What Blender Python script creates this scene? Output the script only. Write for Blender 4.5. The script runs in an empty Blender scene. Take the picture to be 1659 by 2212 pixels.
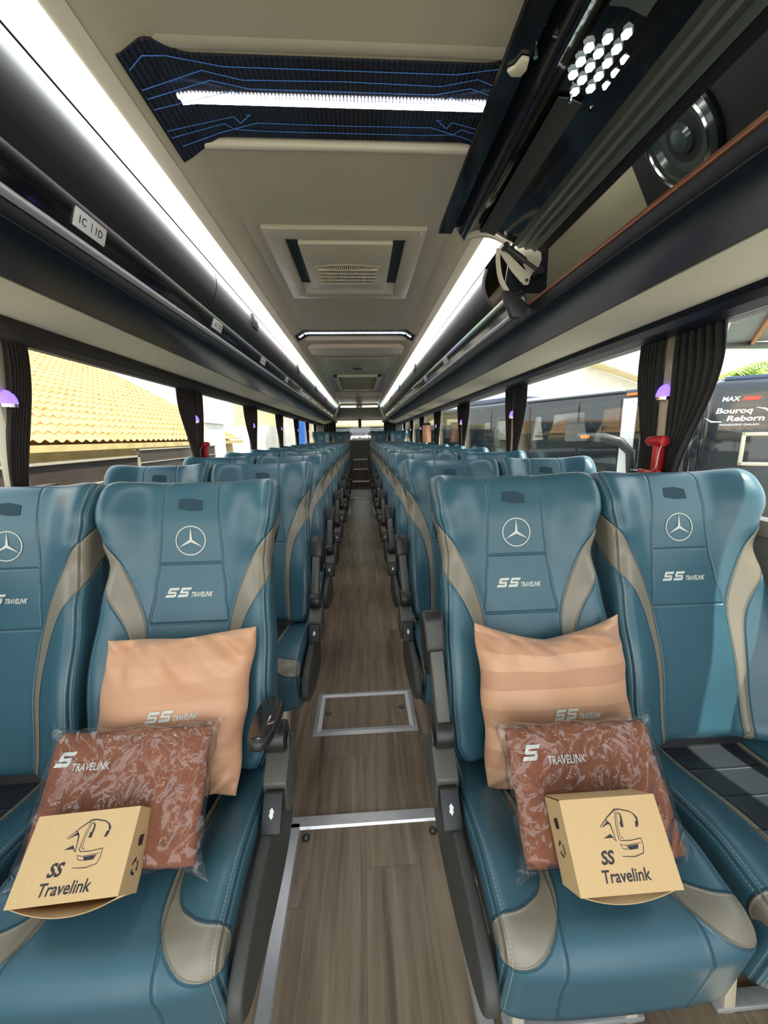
import bpy, bmesh, math, random
from mathutils import Vector, Matrix
random.seed(7)
PI = math.pi
scn = bpy.context.scene
COL = scn.collection

# ------------------------------------------------------------ camera
cam_d = bpy.data.cameras.new('camera'); cam = bpy.data.objects.new('camera', cam_d); COL.objects.link(cam)
scn.camera = cam
cam_d.sensor_fit = 'HORIZONTAL'; cam_d.sensor_width = 36.0; cam_d.lens = 36.0 * 830.0 / 1659.0
cam_d.clip_start = 0.02; cam_d.clip_end = 400
_p, _y, _r = math.radians(11.1), math.radians(3.2), math.radians(1.0)
_f = Vector((math.sin(_y) * math.cos(_p), math.cos(_y) * math.cos(_p), -math.sin(_p)))
_rt = Vector((math.cos(_y), -math.sin(_y), 0)); _u = _rt.cross(_f)
_rt, _u = _rt * math.cos(_r) - _u * math.sin(_r), _rt * math.sin(_r) + _u * math.cos(_r)
cam.matrix_world = Matrix(((_rt.x, _u.x, -_f.x, 0.018), (_rt.y, _u.y, -_f.y, 0.0), (_rt.z, _u.z, -_f.z, 1.3), (0, 0, 0, 1)))

# ------------------------------------------------------------ light
LED_POWER = 10.5
W = bpy.data.worlds.new('sky'); scn.world = W; W.use_nodes = True
wn = W.node_tree.nodes; wl = W.node_tree.links; wn.clear()
wo = wn.new('ShaderNodeOutputWorld'); wb = wn.new('ShaderNodeBackground')
wtc = wn.new('ShaderNodeTexCoord'); wsx = wn.new('ShaderNodeSeparateXYZ'); wr = wn.new('ShaderNodeValToRGB')
wl.new(wtc.outputs['Generated'], wsx.inputs[0]); wl.new(wsx.outputs['Z'], wr.inputs[0])
wr.color_ramp.elements[0].position = 0.0; wr.color_ramp.elements[0].color = (1.0, 0.97, 0.92, 1)
wr.color_ramp.elements[1].position = 0.7; wr.color_ramp.elements[1].color = (0.72, 0.86, 1.0, 1)
wl.new(wr.outputs[0], wb.inputs['Color']); wb.inputs['Strength'].default_value = 3.2
wl.new(wb.outputs[0], wo.inputs[0])
sd = bpy.data.lights.new('sun', 'SUN'); sd.energy = 12.0; sd.angle = math.radians(0.6); sd.color = (1.0, 0.95, 0.86)
sun = bpy.data.objects.new('sun', sd); COL.objects.link(sun)
sun.rotation_euler = Vector((0.25, -0.20, 0.85)).to_track_quat('Z', 'Y').to_euler()

scn.view_settings.view_transform = 'Standard'; scn.view_settings.look = 'None'
scn.view_settings.exposure = 0.22; scn.view_settings.gamma = 1.0; scn.view_settings.use_curve_mapping = False
cy = scn.cycles
cy.use_denoising = True
cy.max_bounces = 8; cy.diffuse_bounces = 4; cy.glossy_bounces = 4; cy.transparent_max_bounces = 24; cy.transmission_bounces = 4
cy.caustics_reflective = False; cy.caustics_refractive = False; cy.sample_clamp_indirect = 6.0

# ------------------------------------------------------------ node helpers
def new_mat(name):
    m = bpy.data.materials.new(name); m.use_nodes = True
    nt = m.node_tree
    return m, nt, nt.nodes['Principled BSDF']
def nd(nt, t, **kw):
    n = nt.nodes.new(t)
    for k, v in kw.items(): setattr(n, k, v)
    return n
def mth(nt, op, a, b=None, c=None):
    n = nd(nt, 'ShaderNodeMath', operation=op)
    for i, v in enumerate((a, b, c)):
        if v is None: continue
        if isinstance(v, (int, float)): n.inputs[i].default_value = v
        else: nt.links.new(v, n.inputs[i])
    return n.outputs[0]
def mixc(nt, f, a, b):
    n = nd(nt, 'ShaderNodeMix', data_type='RGBA')
    for i, v in ((0, f), (6, a), (7, b)):
        if isinstance(v, (int, float)): n.inputs[i].default_value = v
        elif isinstance(v, tuple): n.inputs[i].default_value = v if len(v) == 4 else v + (1,)
        else: nt.links.new(v, n.inputs[i])
    return n.outputs[2]
def bump(nt, bs, h, s=0.3, d=0.002, prev=None):
    b = nd(nt, 'ShaderNodeBump'); b.inputs['Strength'].default_value = s; b.inputs['Distance'].default_value = d
    nt.links.new(h, b.inputs['Height'])
    if prev is not None: nt.links.new(prev, b.inputs['Normal'])
    nt.links.new(b.outputs[0], bs.inputs['Normal']); return b.outputs[0]
def noise(nt, sc, det=2, rough=.5, vec=None, dist=0):
    n = nd(nt, 'ShaderNodeTexNoise'); n.inputs['Scale'].default_value = sc; n.inputs['Detail'].default_value = det
    n.inputs['Roughness'].default_value = rough; n.inputs['Distortion'].default_value = dist
    if vec is None:
        tc = nd(nt, 'ShaderNodeTexCoord'); vec = tc.outputs['Object']
    nt.links.new(vec, n.inputs['Vector']); return n.outputs['Fac']
def scaled(nt, s, coord='Object'):
    tc = nd(nt, 'ShaderNodeTexCoord'); mp = nd(nt, 'ShaderNodeMapping'); mp.inputs['Scale'].default_value = s
    nt.links.new(tc.outputs[coord], mp.inputs[0]); return mp.outputs[0]
def mat(name, c, rough=.5, metal=0, nz=0, nsc=30, bmp=0, bsc=200, coat=0, spec=.5, bd=.001):
    m, nt, b = new_mat(name)
    b.inputs['Base Color'].default_value = tuple(c) + (1,); b.inputs['Roughness'].default_value = rough
    b.inputs['Metallic'].default_value = metal; b.inputs['Coat Weight'].default_value = coat
    b.inputs['Coat Roughness'].default_value = .05
    b.inputs['Specular IOR Level'].default_value = spec
    f = noise(nt, nsc, 3)
    if nz:
        lo = tuple(max(0, x * (1 - nz)) for x in c); hi = tuple(min(1, x * (1 + nz)) for x in c)
        nt.links.new(mixc(nt, f, lo, hi), b.inputs['Base Color'])
    if bmp: bump(nt, b, noise(nt, bsc, 2), bmp, bd)
    return m
def emit(name, c, s, base=None):
    m, nt, b = new_mat(name)
    b.inputs['Base Color'].default_value = tuple(base or c) + (1,); b.inputs['Emission Color'].default_value = tuple(c) + (1,)
    b.inputs['Emission Strength'].default_value = s; b.inputs['Roughness'].default_value = .4
    return m

M = {}
def leather(name, hs, insv):
    m, nt, b = new_mat(name)
    def at(n):
        a = nd(nt, 'ShaderNodeAttribute'); a.attribute_name = n; return a.outputs['Fac']
    acc, ed, sv, al, ax = at('acc'), at('ed'), at('sv'), at('along'), at('ax')
    n1 = noise(nt, 9, 3)
    blue = mixc(nt, n1, (.036, .102, .142), (.046, .126, .167))
    dark = mixc(nt, n1, (.022, .028, .034), (.032, .038, .045))
    grey = mixc(nt, n1, (.215, .190, .145), (.250, .222, .172))
    seam = mth(nt, 'MINIMUM', mth(nt, 'ABSOLUTE', ed), mth(nt, 'MINIMUM', mth(nt, 'ABSOLUTE', sv), mth(nt, 'ABSOLUTE', acc)))
    for v, w in hs:
        seam = mth(nt, 'MINIMUM', seam, mth(nt, 'ADD', mth(nt, 'ABSOLUTE', mth(nt, 'SUBTRACT', al, v)), mth(nt, 'GREATER_THAN', ax, w)))
    c = blue
    if insv:
        ins = mth(nt, 'MULTIPLY', mth(nt, 'LESS_THAN', ax, .108), mth(nt, 'LESS_THAN', al, insv))
        c = mixc(nt, ins, blue, dark)
    c = mixc(nt, mth(nt, 'GREATER_THAN', acc, 0.0), c, grey)
    sm = mth(nt, 'LESS_THAN', seam, .0009)
    c = mixc(nt, mth(nt, 'MULTIPLY', sm, .7), c, (.010, .025, .034))
    dash = mth(nt, 'LESS_THAN', mth(nt, 'FRACT', mth(nt, 'MULTIPLY', al, 150.0)), .66)
    st = mth(nt, 'ABSOLUTE', mth(nt, 'SUBTRACT', mth(nt, 'ABSOLUTE', ed), .0085))
    sf = mth(nt, 'MULTIPLY', mth(nt, 'LESS_THAN', st, .0008), dash)
    c = mixc(nt, mth(nt, 'MULTIPLY', sf, .65), c, (.40, .43, .36))
    nt.links.new(c, b.inputs['Base Color'])
    b.inputs['Roughness'].default_value = .36; b.inputs['Specular IOR Level'].default_value = .55
    mr = nd(nt, 'ShaderNodeMapRange', interpolation_type='SMOOTHERSTEP'); nt.links.new(seam, mr.inputs[0])
    mr.inputs[1].default_value = 0; mr.inputs[2].default_value = .006
    b1 = bump(nt, b, mr.outputs[0], 1.0, .0024)
    v = nd(nt, 'ShaderNodeTexVoronoi'); v.inputs['Scale'].default_value = 520
    tc = nd(nt, 'ShaderNodeTexCoord'); nt.links.new(tc.outputs['Object'], v.inputs['Vector'])
    bump(nt, b, v.outputs['Distance'], .12, .0006, b1)
    return m
M['leather'] = leather('blue_leather', [(.537, .088), (.375, .105)], 0)
M['leather2'] = leather('blue_seat_leather', [(.27, .108), (.18, .108), (.09, .108)], .27)
M['thread'] = mat('silver_thread', (.62, .63, .58), .55, bmp=.3, bsc=900)
M['shell'] = mat('dark_grey_moulded_plastic', (.022, .023, .024), .5, bmp=.15, bsc=600)
M['fair'] = mat('grey_textured_plastic', (.055, .055, .050), .55, bmp=.25, bsc=900)
M['column'] = mat('olive_grey_plastic', (.085, .083, .070), .45, bmp=.15, bsc=900)
M['rubber'] = mat('black_armrest_rubber', (.018, .018, .017), .38, bmp=.2, bsc=700)
M['glossblk'] = mat('gloss_black', (.006, .006, .007), .12, coat=.3)
M['white'] = mat('white_plastic', (.78, .78, .76), .4)
M['metal'] = mat('brushed_aluminium', (.62, .63, .64), .38, .6, nz=.1, nsc=60)
M['chrome'] = mat('chrome', (.75, .75, .75), .12, 1)
M['screw'] = mat('dark_screw_steel', (.14, .14, .135), .4, .6)
M['ceil'] = mat('beige_ceiling_laminate', (.41, .36, .255), .34, nz=.04, nsc=12, bmp=.05, bsc=300)
M['ceil2'] = mat('light_cream_laminate', (.62, .55, .41), .4, nz=.04, nsc=12)
M['ceild'] = mat('grey_ceiling_panel', (.40, .37, .30), .4, nz=.05)
M['cream'] = mat('cream_trim_fabric', (.68, .62, .47), .6, nz=.06, nsc=40, bmp=.2, bsc=500)
M['pillar'] = mat('cream_pillar_plastic', (.50, .44, .34), .45, nz=.03)
M['olive'] = mat('olive_rack_lining', (.34, .31, .20), .6, nz=.06, bmp=.2, bsc=300)
M['door'] = mat('charcoal_rack_door', (.028, .028, .028), .42, bmp=.12, bsc=500)
M['navy'] = mat('black_rack_underside', (.006, .009, .013), .42, spec=.3)
M['copper'] = mat('copper_brown_edging', (.26, .10, .05), .35, .3)
M['curtain'] = mat('dark_brown_curtain', (.030, .022, .018), .85, nz=.25, nsc=25, bmp=.3, bsc=400)
M['curtr'] = mat('black_curtain', (.020, .020, .019), .85, nz=.25, nsc=25, bmp=.3, bsc=400)
M['alu_g'] = mat('dark_anodised_profile', (.17, .19, .17), .35, .5)
M['red'] = mat('red_plastic', (.52, .02, .02), .35)
M['lampblue'] = emit('violet_reading_light', (.22, .12, 1.0), 2.0, (.2, .15, .7))
M['mark'] = mat('black_print', (.02, .016, .022), .6)
M['patch'] = mat('dark_hook_fastener', (.022, .055, .075), .9, bmp=.5, bsc=900)
M['pblue'] = mat('blue_printed_line', (.10, .30, .85), .3)
M['wallgrey'] = mat('grey_rear_panel', (.11, .115, .11), .45, nz=.08)
M['sill'] = mat('grey_side_wall_lining', (.16, .16, .15), .6, nz=.08)

def led_mat(name, s, col_noise):
    m, nt, b = new_mat(name)
    v = scaled(nt, (0, 1, 0)); sx = nd(nt, 'ShaderNodeSeparateXYZ'); nt.links.new(v, sx.inputs[0])
    cr = nd(nt, 'ShaderNodeValToRGB'); nt.links.new(mth(nt, 'DIVIDE', mth(nt, 'ADD', sx.outputs[1], .5), 10.5), cr.inputs[0])
    e = cr.color_ramp.elements
    stops = [(0, (.80, 1.0, .82)), (.12, (.92, 1, .95)), (.25, (.96, .92, 1)), (.33, (1.0, .86, .93)), (.43, (1, .95, .82)), (.50, (.72, 1, .66)), (.58, (.62, .86, 1)),
             (.64, (.72, .66, 1)), (.70, (1.0, .66, .80)), (.78, (.95, 1, .55)), (.85, (.5, 1, .75)), (.93, (.6, .6, 1)), (1, (1, .7, .8))]
    e[0].position, e[0].color = stops[0][0], stops[0][1] + (1,); e[1].position, e[1].color = stops[-1][0], stops[-1][1] + (1,)
    for p, c in stops[1:-1]:
        x = e.new(p); x.color = c + (1,)
    nt.links.new(cr.outputs[0], b.inputs['Emission Color']); b.inputs['Base Color'].default_value = (.8, .8, .8, 1)
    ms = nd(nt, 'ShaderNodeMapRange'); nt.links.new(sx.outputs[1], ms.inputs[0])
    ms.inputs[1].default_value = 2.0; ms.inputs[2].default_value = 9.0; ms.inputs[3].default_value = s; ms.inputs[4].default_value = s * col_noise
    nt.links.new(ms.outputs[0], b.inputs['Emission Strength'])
    return m
M['led'] = led_mat('white_light_strip', LED_POWER, .075)
M['ledcore'] = emit('white_led', (1, .98, 1), 11.0)

def glass(name, tint, gl=.10):
    m = bpy.data.materials.new(name); m.use_nodes = True; nt = m.node_tree; nt.nodes.clear()
    o = nd(nt, 'ShaderNodeOutputMaterial'); t = nd(nt, 'ShaderNodeBsdfTransparent'); g = nd(nt, 'ShaderNodeBsdfGlossy')
    t.inputs[0].default_value = tint + (1,); g.inputs['Roughness'].default_value = .02
    mx = nd(nt, 'ShaderNodeMixShader'); f = nd(nt, 'ShaderNodeLayerWeight'); f.inputs[0].default_value = .5
    nt.links.new(mth(nt, 'ADD', mth(nt, 'MULTIPLY', mth(nt, 'POWER', f.outputs['Facing'], 5.0), .75), gl), mx.inputs[0])
    nt.links.new(t.outputs[0], mx.inputs[1]); nt.links.new(g.outputs[0], mx.inputs[2]); nt.links.new(mx.outputs[0], o.inputs[0]); return m
M['glass'] = glass('window_glass', (.90, .92, .90), .035)
def plastic_bag():
    m = bpy.data.materials.new('clear_crinkled_plastic'); m.use_nodes = True; nt = m.node_tree; nt.nodes.clear()
    o = nd(nt, 'ShaderNodeOutputMaterial'); t = nd(nt, 'ShaderNodeBsdfTransparent'); g = nd(nt, 'ShaderNodeBsdfGlossy'); d = nd(nt, 'ShaderNodeBsdfDiffuse')
    t.inputs[0].default_value = (.97, .97, .97, 1); g.inputs['Roughness'].default_value = .10; d.inputs[0].default_value = (.7, .72, .75, 1)
    n1 = noise(nt, 15, 1, .5, dist=.6); n2 = noise(nt, 6, 1, .5, dist=1.5)
    h = mth(nt, 'ADD', mth(nt, 'ABSOLUTE', mth(nt, 'SUBTRACT', n1, .5)), mth(nt, 'MULTIPLY', mth(nt, 'ABSOLUTE', mth(nt, 'SUBTRACT', n2, .5)), 2.2))
    n3 = noise(nt, 45, 1, .4, dist=1.2); h = mth(nt, 'ADD', h, mth(nt, 'MULTIPLY', mth(nt, 'ABSOLUTE', mth(nt, 'SUBTRACT', n3, .5)), .12))
    b = nd(nt, 'ShaderNodeBump'); b.inputs['Strength'].default_value = 1; b.inputs['Distance'].default_value = .022
    nt.links.new(h, b.inputs['Height']); nt.links.new(b.outputs[0], g.inputs['Normal'])
    f = nd(nt, 'ShaderNodeLayerWeight'); f.inputs[0].default_value = .5; nt.links.new(b.outputs[0], f.inputs['Normal'])
    m1 = nd(nt, 'ShaderNodeMixShader'); m1.inputs[0].default_value = .02
    nt.links.new(t.outputs[0], m1.inputs[1]); nt.links.new(d.outputs[0], m1.inputs[2])
    m2 = nd(nt, 'ShaderNodeMixShader'); nt.links.new(mth(nt, 'ADD', mth(nt, 'MULTIPLY', mth(nt, 'POWER', f.outputs['Facing'], 3.0), .95), .05), m2.inputs[0])
    nt.links.new(m1.outputs[0], m2.inputs[1]); nt.links.new(g.outputs[0], m2.inputs[2]); nt.links.new(m2.outputs[0], o.inputs[0]); return m
M['bag'] = plastic_bag()

def wood(name):
    m, nt, b = new_mat(name)
    tc = nd(nt, 'ShaderNodeTexCoord'); sx = nd(nt, 'ShaderNodeSeparateXYZ'); nt.links.new(tc.outputs['Object'], sx.inputs[0])
    col = mth(nt, 'FLOOR', mth(nt, 'DIVIDE', mth(nt, 'ADD', sx.outputs[0], .005), .17))
    ysh = mth(nt, 'ADD', sx.outputs[1], mth(nt, 'MULTIPLY', col, .43))
    row = mth(nt, 'FLOOR', mth(nt, 'DIVIDE', ysh, .95))
    cb = nd(nt, 'ShaderNodeCombineXYZ'); nt.links.new(col, cb.inputs[0]); nt.links.new(row, cb.inputs[1])
    wn_ = nd(nt, 'ShaderNodeTexWhiteNoise'); nt.links.new(cb.outputs[0], wn_.inputs['Vector'])
    mp = nd(nt, 'ShaderNodeMapping'); mp.inputs['Scale'].default_value = (42, 2.6, 1); nt.links.new(tc.outputs['Object'], mp.inputs[0])
    ad = nd(nt, 'ShaderNodeVectorMath', operation='ADD'); nt.links.new(mp.outputs[0], ad.inputs[0]); nt.links.new(wn_.outputs['Color'], ad.inputs[1])
    g1 = noise(nt, 1.0, 5, .6, ad.outputs[0], .5)
    mp2 = nd(nt, 'ShaderNodeMapping'); mp2.inputs['Scale'].default_value = (13, 1.1, 1); nt.links.new(tc.outputs['Object'], mp2.inputs[0])
    ad2 = nd(nt, 'ShaderNodeVectorMath', operation='ADD'); nt.links.new(mp2.outputs[0], ad2.inputs[0]); nt.links.new(wn_.outputs['Color'], ad2.inputs[1])
    g2 = noise(nt, 1.0, 3, .5, ad2.outputs[0], 1.2)
    cr = nd(nt, 'ShaderNodeValToRGB'); nt.links.new(mth(nt, 'ADD', mth(nt, 'MULTIPLY', g1, .55), mth(nt, 'MULTIPLY', g2, .45)), cr.inputs[0])
    e = cr.color_ramp.elements; e[0].position = .34; e[0].color = (.115, .080, .052, 1); e[1].position = .66; e[1].color = (.385, .290, .190, 1)
    x = e.new(.5); x.color = (.255, .188, .122, 1)
    pl = mixc(nt, mth(nt, 'MULTIPLY', wn_.outputs['Value'], .35), cr.outputs[0], (.135, .100, .072))
    fx = mth(nt, 'FRACT', mth(nt, 'DIVIDE', mth(nt, 'ADD', sx.outputs[0], .005), .17)); fy = mth(nt, 'FRACT', mth(nt, 'DIVIDE', ysh, .95))
    j = mth(nt, 'MAXIMUM', mth(nt, 'LESS_THAN', fx, .012), mth(nt, 'LESS_THAN', fy, .0025))
    nt.links.new(mixc(nt, mth(nt, 'MULTIPLY', j, .45), pl, (.05, .035, .025)), b.inputs['Base Color'])
    b.inputs['Roughness'].default_value = .42
    bump(nt, b, g1, .15, .0008)
    return m
M['wood'] = wood('wood_plank_vinyl')

def satin(name, c1, c2, per, amp):
    m, nt, b = new_mat(name)
    a = nd(nt, 'ShaderNodeAttribute'); a.attribute_name = 'pv'
    s = mth(nt, 'GREATER_THAN', mth(nt, 'FRACT', mth(nt, 'MULTIPLY', a.outputs['Fac'], per)), .5)
    n = noise(nt, 5, 3)
    c = mixc(nt, mth(nt, 'MULTIPLY', s, amp), c1, c2)
    nt.links.new(c, b.inputs['Base Color'])
    nt.links.new(mth(nt, 'ADD', mth(nt, 'MULTIPLY', s, .2), .42), b.inputs['Roughness'])
    b.inputs['Sheen Weight'].default_value = .15
    bump(nt, b, noise(nt, 700, 1), .08, .0005)
    return m
M['satin1'] = satin('tan_satin', (.60, .32, .185), (.50, .26, .15), 2.2, .3)
M['satin2'] = satin('tan_striped_satin', (.62, .34, .20), (.49, .25, .145), 2.2, .8)
M['fleece'] = mat('brown_fleece', (.25, .078, .034), .95, nz=.3, nsc=60, bmp=.6, bsc=500)
M['kraft'] = mat('kraft_cardboard', (.62, .42, .21), .75, nz=.06, nsc=160, bmp=.08, bsc=500)
M['kraftshade'] = mat('kraft_cardboard_shaded', (.26, .12, .06), .8)  # darker kraft copy; shade inside the box opening is put into the colour

def tiles():
    m, nt, b = new_mat('clay_roof_tile')
    n = noise(nt, 1.2, 5, .7); n2 = noise(nt, 14, 3)
    c = mixc(nt, n, (.56, .31, .105), (.36, .14, .05)); c = mixc(nt, mth(nt, 'MULTIPLY', n2, .4), c, (.66, .46, .18))
    n3 = noise(nt, 2.2, 2, .5, scaled(nt, (1.2, 3.2, 1)), 1.0); c = mixc(nt, mth(nt, 'MULTIPLY', mth(nt, 'GREATER_THAN', n3, .60), .6), c, (.25, .085, .035))
    nt.links.new(c, b.inputs['Base Color']); b.inputs['Roughness'].default_value = .85; return m
M['tile'] = tiles()
M['mosswall'] = mat('mossy_yellow_wall', (.50, .38, .16), .9, nz=.5, nsc=3)
M['conc'] = mat('weathered_white_wall', (.80, .78, .72), .85, nz=.25, nsc=1.5)
M['dkboard'] = mat('dark_brown_board', (.065, .045, .035), .5, nz=.2)
M['ground'] = mat('grey_yard_concrete', (.30, .29, .27), .9, nz=.2, nsc=.8)
M['busblk'] = mat('black_bus_paint', (.010, .012, .018), .15, coat=.5)
M['busnavy'] = mat('navy_bus_paint', (.03, .05, .12), .2, coat=.5)
M['busglass'] = mat('tinted_bus_glass', (.012, .016, .018), .06, coat=.5)
M['buswhite'] = mat('white_bus_paint', (.75, .75, .73), .25)
M['tyre'] = mat('black_tyre', (.02, .02, .02), .8)
M['orange'] = mat('orange_lens', (.85, .22, .02), .3)
M['leaf'] = mat('palm_green', (.28, .42, .05), .6, nz=.4, nsc=5)
M['corr'] = mat('grey_corrugated_sheet', (.20, .21, .21), .5, .2, nz=.2, nsc=2)
M['rust'] = mat('rusty_orange_beam', (.55, .22, .08), .7, nz=.2)
M['yellow'] = mat('pale_yellow_wall', (.75, .62, .36), .85, nz=.15, nsc=2)
M['bluec'] = mat('blue_tarpaulin', (.04, .20, .75), .6)
M['peach'] = mat('peach_wall', (.66, .42, .28), .85, nz=.15)
M['litecream'] = mat('cream_bus_interior', (.80, .70, .42), .6)

# ------------------------------------------------------------ object helpers
def link(name, me, parent=None):
    o = bpy.data.objects.new(name, me); COL.objects.link(o)
    if parent is not None: o.parent = parent
    return o
def tag(o, label=None, cat=None, group=None, kind=None):
    if label: o['label'] = label
    if cat: o['category'] = cat
    if group: o['group'] = group
    if kind: o['kind'] = kind
    return o
def empty(name, loc=(0, 0, 0), rz=0, label=None, cat=None, group=None):
    o = bpy.data.objects.new(name, None); COL.objects.link(o); o.location = loc; o.rotation_euler.z = rz; o.empty_display_size = .05
    return tag(o, label, cat, group)
CH = {}
def kids(o): return [c for c in COL.objects if c.parent == o]
def copy_tree(o, parent=None):
    c = o.copy(); COL.objects.link(c); c.parent = parent
    for ch in kids(o):
        k = copy_tree(ch, c)
    return c
def finish(me, mats, smooth=True, ang=35):
    for m in (mats if isinstance(mats, (list, tuple)) else [mats]): me.materials.append(m)
    if smooth:
        me.polygons.foreach_set('use_smooth', [True] * len(me.polygons))
        if ang < 180: me.set_sharp_from_angle(angle=math.radians(ang))
class MB:
    def __init__(s): s.v = []; s.f = []; s.mi = []
    def add(s, v, f, mi=0):
        n = len(s.v); s.v += [tuple(p) for p in v]; s.f += [tuple(i + n for i in q) for q in f]; s.mi += [mi] * len(f); return s
    def box(s, x0, x1, y0, y1, z0, z1, mi=0, mt=None):
        v = [(x, y, z) for z in (z0, z1) for y in (y0, y1) for x in (x0, x1)]
        if mt is not None: v = [mt @ Vector(p) for p in v]
        return s.add(v, [(0, 2, 3, 1), (4, 5, 7, 6), (0, 1, 5, 4), (2, 6, 7, 3), (0, 4, 6, 2), (1, 3, 7, 5)], mi)
    def prism(s, prof, a, b, axis='y', mi=0, mt=None):
        n = len(prof)
        def P(p, t): return {'y': (p[0], t, p[1]), 'x': (t, p[0], p[1]), 'z': (p[0], p[1], t)}[axis]
        v = [P(p, a) for p in prof] + [P(p, b) for p in prof]
        if mt is not None: v = [mt @ Vector(p) for p in v]
        return s.add(v, [tuple(range(n))[::-1], tuple(range(n, 2 * n))] + [(i, (i + 1) % n, (i + 1) % n + n, i + n) for i in range(n)], mi)
    def cyl(s, p0, p1, r, n=16, r1=None, mi=0):
        p0 = Vector(p0); p1 = Vector(p1); d = (p1 - p0).normalized()
        a = d.orthogonal().normalized(); b = d.cross(a); r1 = r if r1 is None else r1
        v = [p0 + (a * math.cos(2 * PI * i / n) + b * math.sin(2 * PI * i / n)) * r for i in range(n)] + \
            [p1 + (a * math.cos(2 * PI * i / n) + b * math.sin(2 * PI * i / n)) * r1 for i in range(n)]
        return s.add(v, [tuple(range(n))[::-1], tuple(range(n, 2 * n))] + [(i, (i + 1) % n, (i + 1) % n + n, i + n) for i in range(n)], mi)
    def tube(s, pts, r, n=8, mi=0, rs=None):
        pts = [Vector(p) for p in pts]; N = len(pts); v = []; f = []
        a = None
        for k, p in enumerate(pts):
            t = (pts[min(k + 1, N - 1)] - pts[max(k - 1, 0)]).normalized()
            a = (t.orthogonal() if a is None else a - t * a.dot(t)).normalized(); b = t.cross(a)
            rr = rs[k] if rs else r
            v += [p + (a * math.cos(2 * PI * i / n) + b * math.sin(2 * PI * i / n)) * rr for i in range(n)]
        for k in range(N - 1):
            f += [(k * n + i, k * n + (i + 1) % n, (k + 1) * n + (i + 1) % n, (k + 1) * n + i) for i in range(n)]
        f += [tuple(range(n))[::-1], tuple(range((N - 1) * n, N * n))]
        return s.add(v, f, mi)
    def strip(s, prof, a, b, mi=0, th=.004, n=1):
        """open XZ profile swept along Y with thickness th (offset normal)"""
        P = [Vector(p) for p in prof]; N = len(P); Q = []
        for i in range(N):
            t = (P[min(i + 1, N - 1)] - P[max(i - 1, 0)]).normalized(); Q.append(P[i] + Vector((-t.y, t.x)) * th)
        ring = [(p.x, p.y) for p in P] + [(q.x, q.y) for q in reversed(Q)]
        # quads to avoid concave caps
        v = [(x, a, z) for x, z in ring] + [(x, b, z) for x, z in ring]; R = 2 * N
        f = [(i, (i + 1) % R, (i + 1) % R + R, i + R) for i in range(R)]
        for i in range(N - 1):
            j = R - 1 - i; f.append((i, j, j - 1, i + 1)); f.append((i + R, i + 1 + R, j - 1 + R, j + R))
        return s.add(v, f, mi)
    def build(s, name, mats, parent=None, bevel=0, seg=2, smooth=True, ang=35, loc=None):
        me = bpy.data.meshes.new(name); me.from_pydata(s.v, [], s.f); me.update()
        bm = bmesh.new(); bm.from_mesh(me)
        for i, p in enumerate(bm.faces): p.material_index = s.mi[i]
        bmesh.ops.recalc_face_normals(bm, faces=bm.faces)
        if bevel:
            es = [e for e in bm.edges if e.is_manifold and e.calc_face_angle(0) > math.radians(28)]
            bmesh.ops.bevel(bm, geom=es, offset=bevel, segments=seg, profile=.5, affect='EDGES', clamp_overlap=True)
        bm.to_mesh(me); bm.free()
        finish(me, mats, smooth, ang)
        o = link(name, me, parent)
        if loc: o.location = loc
        return o
def grid(name, P, nu, nv, mats, parent=None, attrs=None, closeu=False, ang=60):
    v = []; at = {k: [] for k in (attrs or ())}
    for j in range(nv):
        for i in range(nu):
            r = P(i, j)
            if attrs: v.append(r[0]); [at[k].append(r[1][k]) for k in at]
            else: v.append(r)
    f = []
    for j in range(nv - 1):
        for i in range(nu - (0 if closeu else 1)):
            a = j * nu + i; b = j * nu + (i + 1) % nu; f.append((a, b, b + nu, a + nu))
    me = bpy.data.meshes.new(name); me.from_pydata(v, [], f)
    for k in at:
        a = me.attributes.new(k, 'FLOAT', 'POINT'); a.data.foreach_set('value', at[k])
    me.update(); finish(me, mats, True, ang)
    return link(name, me, parent)

# 2D shapes (decals)
def stroke(pts, w, closed=False):
    P = [Vector(p) for p in pts]; n = len(P); v = []; f = []
    for i in range(n):
        if closed: a, b = P[(i - 1) % n], P[(i + 1) % n]
        else: a, b = P[max(i - 1, 0)], P[min(i + 1, n - 1)]
        d1 = (P[i] - a); d2 = (b - P[i])
        if d1.length < 1e-9: d1 = d2
        if d2.length < 1e-9: d2 = d1
        d1 = d1.normalized(); d2 = d2.normalized(); t = (d1 + d2).normalized()
        nn = Vector((-t.y, t.x)); c = max(.45, nn.dot(Vector((-d1.y, d1.x))))
        ww = w[i] if isinstance(w, (list, tuple)) else w
        v += [P[i] + nn * ww / 2 / c, P[i] - nn * ww / 2 / c]
    m = n if closed else n - 1
    for i in range(m):
        j = (i + 1) % n; f.append((2 * i, 2 * i + 1, 2 * j + 1, 2 * j))
    return [(p.x, p.y) for p in v], f
def poly(pts): return list(pts), [tuple(range(len(pts)))]
def xf(sh, s=1, dx=0, dy=0, shear=0, sx=1, rot=0):
    c, q = math.cos(rot), math.sin(rot)
    o = []
    for x, y in sh[0]:
        x, y = (x * sx + y * shear) * s, y * s
        o.append((x * c - y * q + dx, x * q + y * c + dy))
    return o, sh[1]
def join(*shs):
    v = []; f = []
    for a, b in shs:
        n = len(v); v += a; f += [tuple(i + n for i in q) for q in b]
    return v, f
TX = {}
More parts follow.
